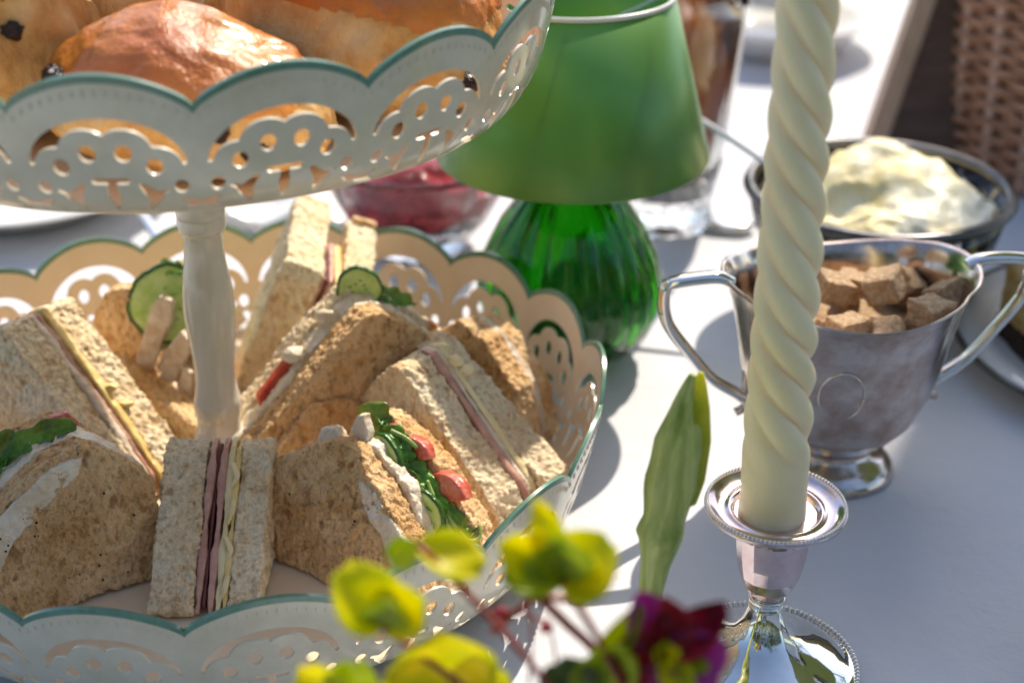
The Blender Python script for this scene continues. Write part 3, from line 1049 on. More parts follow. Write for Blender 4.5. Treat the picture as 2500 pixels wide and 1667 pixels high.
# --- far right chunk by the pierced wall
fr = Frame((-2.0, 59.6, 1.3), -40, 8, 1)
rt = thing('brown_sandwich', (-1, 59, 1.3), 'rough brown bread end resting against the right wall behind the ham triangle', 'sandwich', GS)
p0 = [(-2.4, 0), (-2.2, 4.6), (-1.2, 5.4), (.4, 4.9), (2.4, 3.2), (3.2, .9), (3.0, 0)]
slab_obj('bread_slice', fr, p0, 0, 1.3, 'toasted bread', rt, .085)
slab_obj('cream_dressing', fr, grow(p0, -.1), 1.25, 1.8, 'chicken', rt, .085, SOFT)
slab_obj('bread_slice', fr, [(a - .2, w - .3 if w > 1 else w) for a, w in p0], 1.72, 2.9, 'toasted bread', rt, .085)

# crumbs on the tier
parts = []
rnd = random.Random(3)
for i in range(60):
    a = rnd.uniform(0, 2 * PI); r = rnd.uniform(3, 13.2)
    s = rnd.uniform(.05, .16)
    parts.append(ico((SX + r * math.cos(a), SY + r * math.sin(a), 1.3 + s * .6), (s, s * .8, s * .7), 1, .4, 2, i))
V, F = merge(parts)
tag(finish('bread_crumbs', V, F, 'pale bread', loc=(SX, SY, 1.3)), 'scattered bread crumbs on the floor of the lower tier', 'crumbs', kind='stuff')

# ================================================================ BUNS on the upper tier
GB = 'glazed fruit buns on the upper tier'


def bun(label, c, r, h, yaw, tiltx, tilty, raisins, seed, glaze_from=.28):
    root = thing('fruit_bun', c, label, 'bun', GB)
    rot = Matrix.Rotation(R(yaw), 3, 'Z') @ Matrix.Rotation(R(tiltx), 3, 'X') @ Matrix.Rotation(R(tilty), 3, 'Y')
    bm = bmesh.new()
    bmesh.ops.create_icosphere(bm, subdivisions=6, radius=1)
    V, F, top = [], [], []

    def pos(p, k):
        z = p.z
        q = Vector((p.x, p.y, p.z))
        rr = math.hypot(p.x, p.y)
        if z < 0: q.z = z * .55
        n_ = noise.fractal(p * 1.6 + Vector((seed, 0, 0)), 1, 2, 4) * .07
        side = max(0, 1 - abs(z + .1) * 2.2)
        n_ += side * noise.fractal(p * 5 + Vector((0, seed, 0)), 1, 2, 4) * .05
        q = Vector((q.x * r[0], q.y * r[1], (q.z + .45) * h)) * (1 + n_) * k
        return Vector(c) + rot @ q
    for v in bm.verts:
        V.append(pos(v.co, 1))
    F = [tuple(x.index for x in f.verts) for f in bm.faces]
    body = finish('bun_crumb', V, F, 'bun crumb', root)
    # glaze: the upper cap, slightly proud, with an uneven lower edge
    lim = lambda p: glaze_from + .10 * noise.noise(Vector((p.x * 2.2 + seed, p.y * 2.2, 0)))
    V2, F2, mp = [], [], {}
    for f in bm.faces:
        if all(v.co.z > lim(v.co) for v in f.verts):
            q = []
            for v in f.verts:
                if v.index not in mp:
                    mp[v.index] = len(V2)
                    d = min(1, (v.co.z - lim(v.co)) * 8)
                    V2.append(pos(v.co, 1 + .004 + .014 * d))
                q.append(mp[v.index])
            F2.append(tuple(q))
    bm.free()
    finish('glazed_top', V2, F2, 'bun glaze', root)
    for i, (ax, el, s) in enumerate(raisins):
        p = Vector((math.cos(R(ax)) * math.cos(R(el)), math.sin(R(ax)) * math.cos(R(el)), math.sin(R(el))))
        Vr, Fr = ico(pos(p, 1.0), (s, s * .8, s * .75), 3, .35, 2.2, i + seed)
        finish('raisin', Vr, Fr, 'raisin', root)


bun('fruit bun nearest the front edge of the upper tier, its glazed dome shining', (-11.0, 48.4, 19.6), (4.9, 3.7), 3.3, -8, 2, 6, [(-152, 22, .6), (-134, 17, .5), (-78, 24, .55), (-66, 16, .5), (-50, 2, .45)], 1.3, .36)
bun('large glazed bun at the right of the upper tier reaching the scalloped rim', (-5.9, 54.2, 19.5), (5.4, 4.4), 5.2, -22, -6, 6, [(-70, -25, .4), (-20, -5, .45)], 5.1, .32)
bun('bun at the left of the upper tier with one big dark raisin', (-18.4, 51.6, 19.5), (4.3, 4.2), 5.4, 20, 0, -8, [(-46, 52, .75), (-25, -5, .5), (-70, 20, .4)], 9.2, .52)
bun('torn bun behind the front one, left of the column', (-15.0, 58.8, 19.6), (4.4, 4.4), 5.6, 60, 0, 0, [(-60, 20, .4)], 12.4, .62)
bun('bun at the back of the upper tier behind the column', (-8.6, 61.5, 19.6), (4.6, 4.4), 5.4, 0, 0, 0, [(-80, 20, .5)], 15.4, .4)

# ================================================================ CANDLESTICK + CANDLE
CX, CY = 9.45, 44.8
cs = thing('candlestick', (CX, CY, 0), 'short silver candlestick with beaded drip pan holding the twisted candle', 'candlestick')
base = [(0.01, .1), (3.2, .1), (3.72, .0), (3.78, .18), (3.66, .36), (3.45, .42), (3.3, .48), (3.15, .62), (2.7, .92), (2.1, 1.25), (1.5, 1.62), (1.08, 2.05), (.80, 2.6), (.66, 3.1), (.60, 3.35), (.01, 3.4)]
V, F = lathe(base, (CX, CY), 96)
finish('base', V, F, 'bright silver', cs)
V, F = lathe([(.01, 3.36), (.62, 3.36), (.72, 3.48), (.64, 3.6), (.01, 3.6)], (CX, CY), 48)
finish('knop', V, F, 'bright silver', cs)
# faceted cup
fac = 14


def facet(r, z, a):
    k = 2 * PI / fac
    d = (a % k) - k / 2
    return r * math.cos(k / 2) / math.cos(d) * (1 if r > .75 else 1), z


V, F = lathe([(.01, 3.6), (.55, 3.62), (.72, 3.78), (.95, 4.15), (1.12, 4.65), (1.24, 5.3), (1.33, 6.1), (1.42, 6.9), (1.5, 7.25), (1.3, 7.25)], (CX, CY), 14 * 6, facet)
o = finish('cup', V, F, 'pink silver', cs)
o.data.polygons.foreach_set('use_smooth', [False] * len(o.data.polygons))
pan = [(1.28, 6.5), (1.34, 7.0), (1.52, 7.32), (1.62, 7.42), (1.68, 7.44), (1.74, 7.38), (2.0, 7.36), (2.3, 7.50), (2.44, 7.62), (2.52, 7.63), (2.56, 7.56), (2.52, 7.44), (2.3, 7.28), (1.9, 7.16), (1.5, 7.1), (1.36, 6.5)]
V, F = lathe(pan, (CX, CY), 96, close=True)
finish('drip_pan', V, F, 'pink silver', cs)
V, F = merge([ico((CX + 2.46 * math.cos(a), CY + 2.46 * math.sin(a), 7.66), .068, 2) for a in [2 * PI * k / 104 for k in range(104)]])
tag(finish('beading', V, F, 'bright silver', cs), kind='stuff')
V, F = merge([ico((CX + 3.62 * math.cos(a), CY + 3.62 * math.sin(a), .40), .095, 2) for a in [2 * PI * k / 110 for k in range(110)]])
tag(finish('beading', V, F, 'bright silver', cs), kind='stuff')
# candle
cd = thing('twisted_candle', (CX, CY, 6.6), 'tall ivory twisted candle standing in the silver candlestick', 'candle')
V, F = [], []
seg, rows = 96, 420
z0, z1 = 6.6, 32.
for i in range(rows + 1):
    z = z0 + (z1 - z0) * i / rows
    f = (z - z0) / (z1 - z0)
    Rr = np.interp(z, [6.6, 7.6, 10, 14, 20, 26, 31, 32], [1.22, 1.19, 1.17, 1.08, .99, .91, .84, .5])
    tw = min(1, max(0, (z - 9.3) / 1.6))
    cx = CX - .12 - .022 * (z - 7)
    for k in range(seg):
        a = 2 * PI * k / seg
        lob = abs(math.cos(2 * (a + 2 * PI * z / 6.3 + .10 * math.sin(z * .9) + .05 * noise.noise(Vector((z * .7, a, 2))))))
        rr = Rr * (1 + tw * (.27 * (lob ** .75) - .22))
        V.append((cx + rr * math.cos(a), CY + rr * math.sin(a), z))
for i in range(rows):
    for k in range(seg):
        k2 = (k + 1) % seg
        F.append((i * seg + k, i * seg + k2, (i + 1) * seg + k2, (i + 1) * seg + k))
F.append(tuple(range(seg - 1, -1, -1)))
F.append(tuple(rows * seg + k for k in range(seg)))
finish('wax', V, F, 'candle wax', cd)
V, F = tube([(cx, CY, 31.9), (cx + .1, CY, 32.6), (cx + .3, CY, 33.2)], .09, 8)
finish('wick', V, F, 'wick', cd)

# ================================================================ SUGAR BOWL
BX, BY = 14.75, 59.2
sb = thing('sugar_bowl', (BX, BY, 0), 'two handled silver bowl full of brown sugar lumps behind the candle', 'sugar bowl')


BYAW = R(9)


def oval(r, z, a):
    a = a - BYAW
    t = max(0, min(1, (z - 1.2) / 4))
    c, s = math.cos(a), math.sin(a)
    k = 1 / math.sqrt(c * c + (s * s) / ((1 - .2 * t) ** 2))
    zz = z + (.42 * math.cos(2 * a) * max(0, (z - 6) / 3.6) if z > 6 else 0)
    # pinched corners
    k *= 1 - .025 * t * math.exp(-((abs(math.sin(a)) - .55) / .08) ** 2)
    return r * k, zz


body = [(.01, .25), (2.3, .2), (2.85, 0), (2.95, .12), (2.9, .35), (2.7, .62), (2.35, .85), (1.9, 1.1), (1.75, 1.35), (1.95, 1.6), (2.7, 2.1), (3.6, 3.1), (4.2, 4.3), (4.55, 5.6), (4.8, 7.0), (5.15, 8.5), (5.55, 9.4), (5.72, 9.62), (5.70, 9.74), (5.52, 9.62),
        (5.1, 8.9), (4.7, 7.2), (4.4, 5.6), (4.0, 4.2), (3.2, 3.0), (2.0, 2.3), (.01, 2.2)]
V, F = lathe(body, (BX, BY), 128, oval)
finish('bowl', V, F, 'tarnished silver', sb)
for sgn, nm in ((-1, 'l'), (1, 'r')):
    pts = [(5.35, 9.85), (6.1, 10.15), (7.8, 10.05), (8.3, 9.7), (8.15, 8.2), (7.1, 6.6), (6.0, 5.2), (4.9, 4.4), (4.45, 4.1)]
    V, F = tube([(BX + sgn * a * math.cos(BYAW), BY + sgn * a * math.sin(BYAW), z) for a, z in pts], .27, 10, 1.5, 8, up=Vector((0, 1, 0)))
    hd = finish('handle', V, F, 'bright silver', sb)
    V, F = tube([(BX + sgn * a * math.cos(BYAW), BY + sgn * a * math.sin(BYAW), z) for a, z in ((4.35, 5.4), (4.35, 4.4), (4.3, 3.6), (4.75, 3.3))], .2, 8, 1.2, 6, up=Vector((0, 1, 0)))
    sub(finish('scroll', V, F, 'tarnished silver', sb), hd)
ring = []
for k in range(33):
    a = 2 * PI * k / 32
    x = .95 * math.cos(a); z = 5.8 + 1.25 * math.sin(a)
    rr = np.interp(z, [4.3, 5.6, 7.0], [4.2, 4.55, 4.8])
    yb = math.sqrt(max(0, 1 - ((x - .7) / rr) ** 2)) * rr * .8
    ring.append((BX - .7 + x, BY - yb - .14, z))
V, F = tube(ring, .032, 6, n=2)
finish('engraved_oval', V, F, 'bright silver', sb)
GL = 'brown sugar lumps in the silver bowl'
rnd = random.Random(11)
lumps = [(-.4, -2.1, 8.2, .85, 30, 'rough brown sugar lump just right of the candle at the front of the bowl'), (1.3, -2.0, 8.0, .8, 10, 'brown sugar lump low at the front middle of the silver bowl'),
         (3.3, -1.5, 8.6, 1.0, 40, 'largest upright sugar lump at the right of the bowl'), (1.6, .3, 9.1, 1.0, 65, 'pale topped sugar lump lying on top in the middle of the bowl'),
         (-.6, .6, 8.9, .85, 15, 'small sugar lump beside the candle near the back of the bowl'), (4.4, .4, 8.6, .9, 25, 'shaded sugar lump against the right side of the bowl'),
         (-3.6, -.5, 8.0, .8, 50, 'sugar lump in the dark left end of the bowl'), (-2.2, .9, 8.2, .8, 5, 'sugar lump behind the candle on the left'),
         (3.0, 1.9, 8.4, .85, 33, 'sugar lump at the back right inside the bowl'), (.6, 2.3, 8.2, .85, 70, 'sugar lump against the back wall of the bowl'),
         (-2.0, -1.6, 7.6, .85, 20, 'sugar lump hidden low behind the candle')]
for i, (x, y, z, s, yw, lab) in enumerate(lumps):
    bm = bmesh.new()
    bmesh.ops.create_cube(bm, size=2)
    bmesh.ops.bevel(bm, geom=bm.edges[:], offset=.22, segments=2, affect='EDGES', profile=.6)
    bmesh.ops.subdivide_edges(bm, edges=bm.edges[:], cuts=5, use_grid_fill=True)
    rot = Matrix.Rotation(R(yw), 3, 'Z') @ Matrix.Rotation(R(rnd.uniform(-35, 35)), 3, 'X') @ Matrix.Rotation(R(rnd.uniform(-30, 30)), 3, 'Y')
    V = []
    for v in bm.verts:
        p = v.co * (1 + .14 * noise.fractal(v.co * 1.5 + Vector((i * 4., 0, 0)), 1, 2, 4)) * .9
        V.append(Vector((BX + x, BY + y, z)) + rot @ Vector((p.x * s, p.y * s * .8, p.z * s * .72)))
    F = [tuple(q.index for q in f.verts) for f in bm.faces]
    bm.free()
    o = finish('sugar_lump', V, F, 'sugar', loc=(BX + x, BY + y, z))
    tag(o, lab, 'sugar lump', GL)
V, F = lathe([(.01, 7.3), (3.2, 7.2), (4.5, 7.0), (4.3, 6.0), (.01, 5.6)], (BX, BY), 48, lambda r, z, a: (r * (1 / math.sqrt(math.cos(a - BYAW) ** 2 + math.sin(a - BYAW) ** 2 / .64)), z + .3 * math.sin(7 * a) * r / 4))
o = finish('sugar_lumps_below', V, F, 'sugar', loc=(BX, BY, 6))
tag(o, 'lower layer of brown sugar lumps filling the silver bowl', 'sugar', kind='stuff')

# ================================================================ LAMP
LX, LY = 3.0, 70.6
lp = thing('table_lamp', (LX, LY, 0), 'table lamp with a satin green shade on a ribbed green glass base', 'lamp')


def ribs(r, z, a):
    t = math.sin(PI * max(0, min(1, z / 9.6))) ** .5 if 0 < z < 9.6 else 0
    return r * (1 + .035 * t * abs(math.cos(9 * a)) ** .6 * 1.6), z


gp = [(.01, 0.05), (1.9, .0), (2.6, .15), (3.4, .7), (4.15, 1.7), (4.55, 3.0), (4.6, 4.2), (4.3, 5.6), (3.6, 7.2), (2.7, 8.6), (1.9, 9.6), (1.5, 10.4), (1.5, 11.0),
      (1.2, 11.0), (1.2, 10.2), (1.6, 9.4), (2.3, 8.3), (3.1, 6.9), (3.85, 5.3), (4.15, 4.1), (4.1, 3.0), (3.7, 1.9), (3.0, 1.1), (2.0, .75), (.01, .7)]
V, F = lathe(gp, (LX, LY), 18 * 10, ribs)
finish('glass_base', V, F, 'green glass', lp)
V, F = lathe([(6.78, 11.15), (6.81, 11.22), (4.75, 19.1), (4.69, 19.1), (6.72, 11.2)], (LX, LY), 96, close=True)
finish('lamp_shade', V, F, 'shade green', lp)
V, F = lathe([(4.64, 19.05), (4.81, 19.05), (4.82, 19.2), (4.74, 19.27), (4.63, 19.2)], (LX, LY), 96, close=True)
finish('shade_trim', V, F, 'white trim', lp)
V, F = lathe([(.01, 10.3), (1.1, 10.3), (1.1, 11.4), (.9, 12.4), (.5, 13), (.5, 17.2), (.01, 17.3)], (LX, LY), 32)
finish('fitting', V, F, 'bright silver', lp)
for k in range(3):
    a = 2 * PI * k / 3 + .4
    V, F = tube([(LX + .3 * math.cos(a), LY + .3 * math.sin(a), 17.1), (LX + 4.8 * math.cos(a), LY + 4.8 * math.sin(a), 18.5)], .06, 6)
    finish('shade_spoke', V, F, 'bright silver', lp)

# ================================================================ BACKGROUND TABLEWARE
# jam bowl
JX, JY = -5.7, 84.5
jb = thing('jam_bowl', (JX, JY, 0), 'glass bowl of shiny red jam between the cake stand and the green lamp', 'jam bowl')
V, F = lathe([(r_ * 1.14, z_) for r_, z_ in [(.01, .3), (2.4, .1), (2.6, 0), (2.7, .3), (2.9, .8), (3.8, 2.0), (4.6, 3.8), (5.1, 5.6), (5.2, 6.0), (5.05, 6.05), (4.85, 5.6), (4.35, 3.9), (3.5, 2.2), (2.4, 1.2), (.01, 1.0)]], (JX, JY), 64, lambda r, z, a: (r * (1 + .012 * math.cos(20 * a)), z))
finish('glass_bowl', V, F, 'clear glass', jb)
jam_v, jam_f = ico((JX, JY, 4.1), (5.1, 5.1, 2.7), 5, .10, 2.2, 4)
tag(finish('red_jam', jam_v, jam_f, 'jam', loc=(JX, JY, 3.9)), 'lumpy glistening red jam heaped in the glass bowl', 'jam')

# cream bowl
QX, QY = 19.9, 76
qb = thing('cream_bowl', (QX, QY, 0), 'glass bowl with a dark silver rim heaped with yellow clotted cream', 'bowl')
V, F = lathe([(.01, .3), (3.4, .1), (3.6, 0), (3.7, .3), (4.2, 1.0), (5.6, 2.8), (6.5, 4.8), (6.9, 6.7), (6.7, 6.7), (6.25, 4.9), (5.3, 3.1), (4.0, 1.6), (.01, 1.2)], (QX, QY), 80, lambda r, z, a: (r * (1 + .012 * math.cos(24 * a)), z))
finish('glass_bowl', V, F, 'clear glass', qb)
V, F = lathe([(6.7, 6.72), (7.15, 6.75), (7.3, 7.0), (7.15, 7.3), (6.8, 7.32), (6.6, 7.05)], (QX, QY), 96, close=True)
finish('silver_rim', V, F, 'dark silver', qb)


def mound(p):
    q = p.copy()
    if p.z > 0:
        q.z = p.z * (.42 + .42 * math.exp(-((p.x - .12) ** 2 + (p.y - .1) ** 2) * 4))
        q.z += .14 * noise.noise(p * 2.6 + Vector((3, 1, 0))) + .12 * (.5 - abs(noise.noise(p * 3.4))) - .03 + .03 * noise.noise(p * 8)
    return q


V, F = ico((QX, QY, 5.7), (6.2, 6.2, 4.4), 6, .06, 2.0, 8, shape=mound)
tag(finish('clotted_cream', V, F, 'clotted cream', loc=(QX, QY, 5.7)), 'peaked yellow and white clotted cream in the dark rimmed bowl', 'cream')
sp = thing('cream_spoon', (15, 79, 7.5), 'silver spoon resting in the cream bowl with its handle towards the lamp', 'spoon')
V, F = tube([(17.0, 75, 6.9), (14.8, 76.3, 7.6), (12.6, 77.8, 8.7), (10.0, 79.6, 9.9), (8.0, 81.0, 10.6)], lambda f: .16 + .14 * f, 10, .5, 8)
finish('handle', V, F, 'bright silver', sp)
V, F = ico((18.2, 74.6, 6.7), (1.5, .95, .3), 3)
finish('spoon_bowl', V, F, 'bright silver', sp)

# fluted iced tea glass behind the lamp
TX, TY = 9.6, 88
tg = thing('fluted_glass', (TX, TY, 0), 'tall fluted glass of brown tea standing behind the green lamp shade', 'glass')
V, F = lathe([(.01, .5), (2.6, .2), (2.9, 0), (3.0, .3), (2.8, .9), (2.9, 2), (3.5, 5), (4.0, 9), (4.5, 14), (4.8, 18), (4.6, 18), (4.3, 14), (3.8, 9), (3.3, 5), (2.7, 2.2), (.01, 1.6)], (TX, TY), 16 * 8,
             lambda r, z, a: (r * (1 + .05 * abs(math.cos(8 * a)) * (1 if z < 8 else 0)), z))
finish('glass_wall', V, F, 'clear glass', tg)
V, F = lathe([(.01, 1.8), (2.5, 2.3), (3.1, 5), (3.65, 9), (4.1, 13.4), (.01, 13.4)], (TX, TY), 48)
tag(finish('brown_tea', V, F, 'tea', loc=(TX, TY, 2)), 'brown tea filling the fluted glass', 'drink')
ts = thing('teaspoon', (14, 87, 0), 'bright silver teaspoon lying on the cloth beside the fluted glass', 'spoon')
V, F = ico((13.6, 86.5, .35), (1.7, 1.15, .35), 3)
finish('spoon_bowl', V, F, 'bright silver', ts)
V, F = tube([(12.2, 87.4, .4), (9.5, 92.5, .9), (7.5, 97.5, .4)], .22, 8, .5)
finish('handle', V, F, 'bright silver', ts)


def plate(name, label, c, r, material='white china', rim=None, z=0, h=1.6, group=None):
    pt = thing(name, (c[0], c[1], z), label, 'plate', group)
    V, F = lathe([(.01, z + .3), (r * .55, z + .1), (r * .6, z), (r * .63, z + .25), (r * .8, z + h * .6), (r, z + h), (r, z + h + .15), (r * .8, z + h * .6 + .25), (r * .62, z + .5), (.01, z + .5)], c, 80)
    finish('dish', V, F, material, pt)
    if rim:
        V, F = lathe([(r - .12, z + h - .02), (r + .1, z + h - .02), (r + .14, z + h + .12), (r + .05, z + h + .24), (r - .12, z + h + .22)], c, 80, close=True)
        finish('rim_band', V, F, rim, pt)
    return pt


plate('side_plate', 'white plate at the far left behind the cake stand', (-32, 92), 10.5, h=2.2)
kn = thing('table_knife', (-23, 85, 0), 'silver knife propped on the white plate at the left', 'knife')
V, F = tube([(-27.5, 92, 2.6), (-24, 87.5, 1.7), (-20.4, 81.5, .4)], lambda f: .55 - .25 * f, 8, .35)
finish('handle', V, F, 'bright silver', kn)
V, F = tube([(-27.4, 92, 2.6), (-31, 96.5, 2.8), (-33.5, 100, 2.8)], lambda f: .7 - .4 * f, 8, .15)
finish('blade', V, F, 'bright silver', kn)
# folded napkin
nk = []
V, F = [], []
for j in range(13):
    for i in range(13):
        x = -19.2 + 9.5 * i / 12; y = 85.5 + 10 * j / 12
        V.append((x + .3 * math.sin(y), y, .9 + .5 * math.sin(i * .9 + j * .25) + .25 * math.sin(j * 1.3)))
for j in range(12):
    for i in range(12):
        a = j * 13 + i
        F.append((a, a + 1, a + 14, a + 13))
o = finish('folded_napkin', V, F, 'white china', loc=(-14.5, 90, 0))
s = o.modifiers.new('thickness', 'SOLIDIFY'); s.thickness = .5 * CM; s.offset = -1
tag(o, 'crumpled white napkin behind the stand, left of the jam', 'napkin')
plate('stacked_plate', 'white dish at the top of the table, right of the candle top', (22.5, 126), 9.0, z=0, h=3.0)
plate('stacked_plate', 'mint rimmed dish set on the far white dish at the top', (23, 128), 7.0, z=3.4, h=2.4, rim='mint china')
plate('cake_plate', 'white plate with a dark metal rim at the right edge holding cake', (33.5, 69), 10.3, rim='dark silver', h=1.4)
ck = thing('cake_slice', (32, 68, .6), 'slice of yellow cake with a dark base on the plate at the right edge', 'cake')
fr = Frame((27.0, 64.2, .7), 12, 0, 1)
slab_obj('dark_base', fr, [(0, 0), (0, 1.3), (9, 1.3), (9, 0)], 0, 7, 'dark cake', ck, .16, [('CLOUDS', 1.2, .3)])
slab_obj('sponge', fr, [(.1, 1.3), (.1, 4.3), (9, 4.5), (9, 1.3)], .1, 6.9, 'cake sponge', ck, .16, [('CLOUDS', 1.2, .35), ('CLOUDS', .4, .15)])
gt = thing('glass_tumbler', (22.4, 43.5, 0), 'clear glass tumbler just entering the bottom right corner', 'glass')
V, F = lathe([(.01, .6), (2.6, .1), (2.9, 0), (3.1, .4), (3.4, 5), (3.6, 8.5), (3.45, 8.5), (3.2, 5), (2.8, 1.0), (.01, .9)], (22.4, 43.5), 48)
finish('glass_wall', V, F, 'clear glass', gt)

# basket
KX, KY, KR, KH = 41.2, 101, 12.4, 13.6
bk = thing('wicker_basket', (KX, KY, 0), 'brown wicker basket at the top right corner', 'basket')
nst = 26
for k in range(nst):
    a = 2 * PI * (k + .5) / nst
    V, F = tube([(KX + (KR - .8 + z * .05) * math.cos(a), KY + (KR - .8 + z * .05) * math.sin(a), z) for z in (0, 4.5, 9, KH)], .42, 6, 1, 3, up=Vector((math.cos(a), math.sin(a), .01)))
    finish('stake', V, F, 'cane stake', bk)
rowz = [.45 + .56 * i for i in range(24)]
for j, z in enumerate(rowz):
    pts = []
    m_ = nst * 2
    for q in range(m_ + 1):
        a = 2 * PI * q / m_
        rr = KR - .8 + z * .05 + .45 * math.cos(nst / 2 * (a - PI / nst) + (PI if j % 2 else 0))
        pts.append((KX + rr * math.cos(a), KY + rr * math.sin(a), z + .05 * math.sin(5 * a + j)))
    V, F = tube(pts, .27, 6, 1, 2)
    finish('weaver', V, F, 'wick cane', bk)
for s in (0, 1):
    pts = []
    for q in range(145):
        a = 2 * PI * q / 144
        pts.append((KX + (KR + .1 + .35 * math.cos(18 * a + s * PI)) * math.cos(a), KY + (KR + .1 + .35 * math.cos(18 * a + s * PI)) * math.sin(a), KH + .1 + .35 * math.sin(18 * a + s * PI)))
    V, F = tube(pts, .5, 8, 1, 1)
    finish('braided_rim', V, F, 'wick cane', bk)
V, F = lathe([(.01, .1), (KR - 1.2, .1), (KR - 1.2, .5), (.01, .5)], (KX, KY), 48)
finish('basket_floor', V, F, 'wick cane', bk)
V, F = ico((KX, KY, 7.0), (10, 10, 4.5), 3, .2, 2, 1)
tag(finish('bread_loaf', V, F, 'bun glaze', loc=(KX, KY, 7)), 'brown loaf lying inside the wicker basket', 'bread')

# board leaning by the basket
lb = thing('serving_board', (24.5, 97, 0), 'dark wooden board with a pale tan edge leaning beside the wicker basket', 'board')
ang = math.atan2(2.5, 9)
ux = Vector((math.cos(ang), 0, -math.sin(ang))); uz = Vector((math.sin(ang), .18, math.cos(ang))).normalized(); uy = Vector((0, 1, -.12)).normalized()


def boxv(o, a, b, c):
    o = Vector(o)
    V = [o + a * i + b * j + c * k for k in (0, 1) for (i, j) in ((0, 0), (1, 0), (1, 1), (0, 1))]
    return V, [(0, 3, 2, 1), (4, 5, 6, 7), (0, 1, 5, 4), (1, 2, 6, 5), (2, 3, 7, 6), (3, 0, 4, 7)]


V, F = boxv((23.3, 95.2, .35), ux * 1.3, uy * 1.6, uz * 27)
finish('pale_edge', V, F, 'tan wood', lb, False)
V, F = boxv(Vector((23.3, 95.2, .35)) + ux * 1.32 + uy * .3, ux * 13, uy * 1.0, uz * 26.8)
finish('dark_panel', V, F, 'dark board', lb, False)

# ================================================================ FLOWERS
fb = thing('flower_bud', (6.3, 41.5, 0), 'tall closed green bud with a sunlit tip coloured yellow between the stand and the candle', 'flower bud')


def rot_ring(P, rads, seg=28, crease=None, shape=None):
    V, F = [], []
    L = len(P)
    for i, p in enumerate(P):
        t = (P[min(i + 1, L - 1)] - P[max(i - 1, 0)]).normalized()
        s = t.cross(Vector((0, 1, 0))).normalized()
        w = s.cross(t)
        for k in range(seg):
            a = 2 * PI * k / seg
            q = rads[i] * (shape(i / (L - 1), a) if shape else 1)
            V.append(p + s * q * math.cos(a) + w * q * math.sin(a))
    for i in range(L - 1):
        for k in range(seg):
            k2 = (k + 1) % seg
            F.append((i * seg + k, i * seg + k2, (i + 1) * seg + k2, (i + 1) * seg + k))
    F.append(tuple(range(seg - 1, -1, -1)))
    F.append(tuple((L - 1) * seg + k for k in range(seg)))
    return V, F


P = smooth_path([(4.5, 41.0, 3.0), (4.7, 41.2, 6.0), (4.95, 41.4, 8.3), (5.1, 41.5, 9.4), (5.35, 41.6, 11.0), (5.6, 41.7, 13.0), (5.75, 41.8, 14.6)], 10)
zz = [p.z for p in P]
rads = [float(np.interp(z, [3, 6, 7.6, 8.7, 9.3, 10.8, 12.2, 13.4, 14.2, 14.8], [.34, .37, .50, .78, .68, .88, .80, .52, .26, .03])) for z in zz]
V, F = rot_ring(P, rads, 64, shape=lambda f, a: 1 + (.13 * abs(math.sin(1.5 * a + 1.2 * f + .6)) - .06 + .035 * math.sin(9 * a + 3 * f) + .03 * math.sin(34 * f + 3 * a)) * (1 if f > .35 else .5))
finish('bud', V, F, 'bud green', fb)
P2 = [p + Vector((.26, -.10, .12)) for p in P[34:]]
r2 = [r * .80 for r in rads[34:]]
V, F = rot_ring(P2, r2, 36, shape=lambda f, a: 1 + .10 * math.sin(2 * a + 2))
finish('sunlit_fold', V, F, 'bud sunlit', fb)  # yellow shape added for the sunlit side of the green bud
V, F = tube([(4.56, 41.05, 4.0), (4.45, 40.7, 2.6), (4.5, 38.5, 1.7), (5.0, 33, 3.0), (5.6, 28.6, 6.0)], .35, 14)
finish('stem', V, F, 'bud green', fb)

vz = thing('bud_vase', (5.6, 27.5, 0), 'small clear vase below the frame holding the yellow and burgundy flowers', 'vase')
V, F = lathe([(.01, .5), (2.0, .1), (2.3, 0), (2.6, .5), (2.9, 2.5), (2.5, 5), (1.8, 7), (2.1, 8.2), (1.95, 8.2), (1.6, 7), (2.3, 5), (2.7, 2.5), (2.3, .9), (.01, .9)], (5.6, 27.5), 48)
finish('glass_wall', V, F, 'clear glass', vz)


def petal(root, base, d, up, L, W, curl, cup, material, name='petal', seed=0, grow_=1.35):
    L *= grow_; W *= grow_
    d = Vector(d).normalized(); up = Vector(up).normalized()
    s = d.cross(up).normalized(); up = s.cross(d)
    V, F = [], []
    nl, nw = 14, 8
    for i in range(nl + 1):
        f = i / nl
        wd = W * (math.sin(PI * (f * .86 + .07)) ** .75)
        a = curl * f
        pos = Vector(base) + d * (L * (math.sin(a) / a if abs(a) > .01 else 1) * f) + up * (L * f * math.sin(a / 2) * .9)
        for k in range(nw + 1):
            q = (k / nw - .5) * 2
            V.append(pos + s * (wd * q) + up * (cup * wd * q * q + .06 * L * math.sin(5 * f + 3 * q + seed) * f))
    for i in range(nl):
        for k in range(nw):
            a = i * (nw + 1) + k
            F.append((a, a + 1, a + nw + 2, a + nw + 1))
    o = finish(name, V, F, material, root)
    m_ = o.modifiers.new('thickness', 'SOLIDIFY')
    m_.thickness = .02 * CM
    return o


GF = 'yellow green flowers in the foreground'


def yflower(label, c, petals):
    root = thing('yellow_flower', c, label, 'flower', GF)
    for i, (d, up, L, W, curl, cup, mt) in enumerate(petals):
        petal(root, c, d, up, L, W, curl, cup, mt, seed=i * 2.1 + c[0])
    V, F = tube([c, (c[0] * .6 + 2.2, 28, c[2] - 3), (5.4, 27.6, 6)], .09, 8)
    finish('stem', V, F, 'red stem', root)
    return root


CAM = Vector((0, 0, 38))


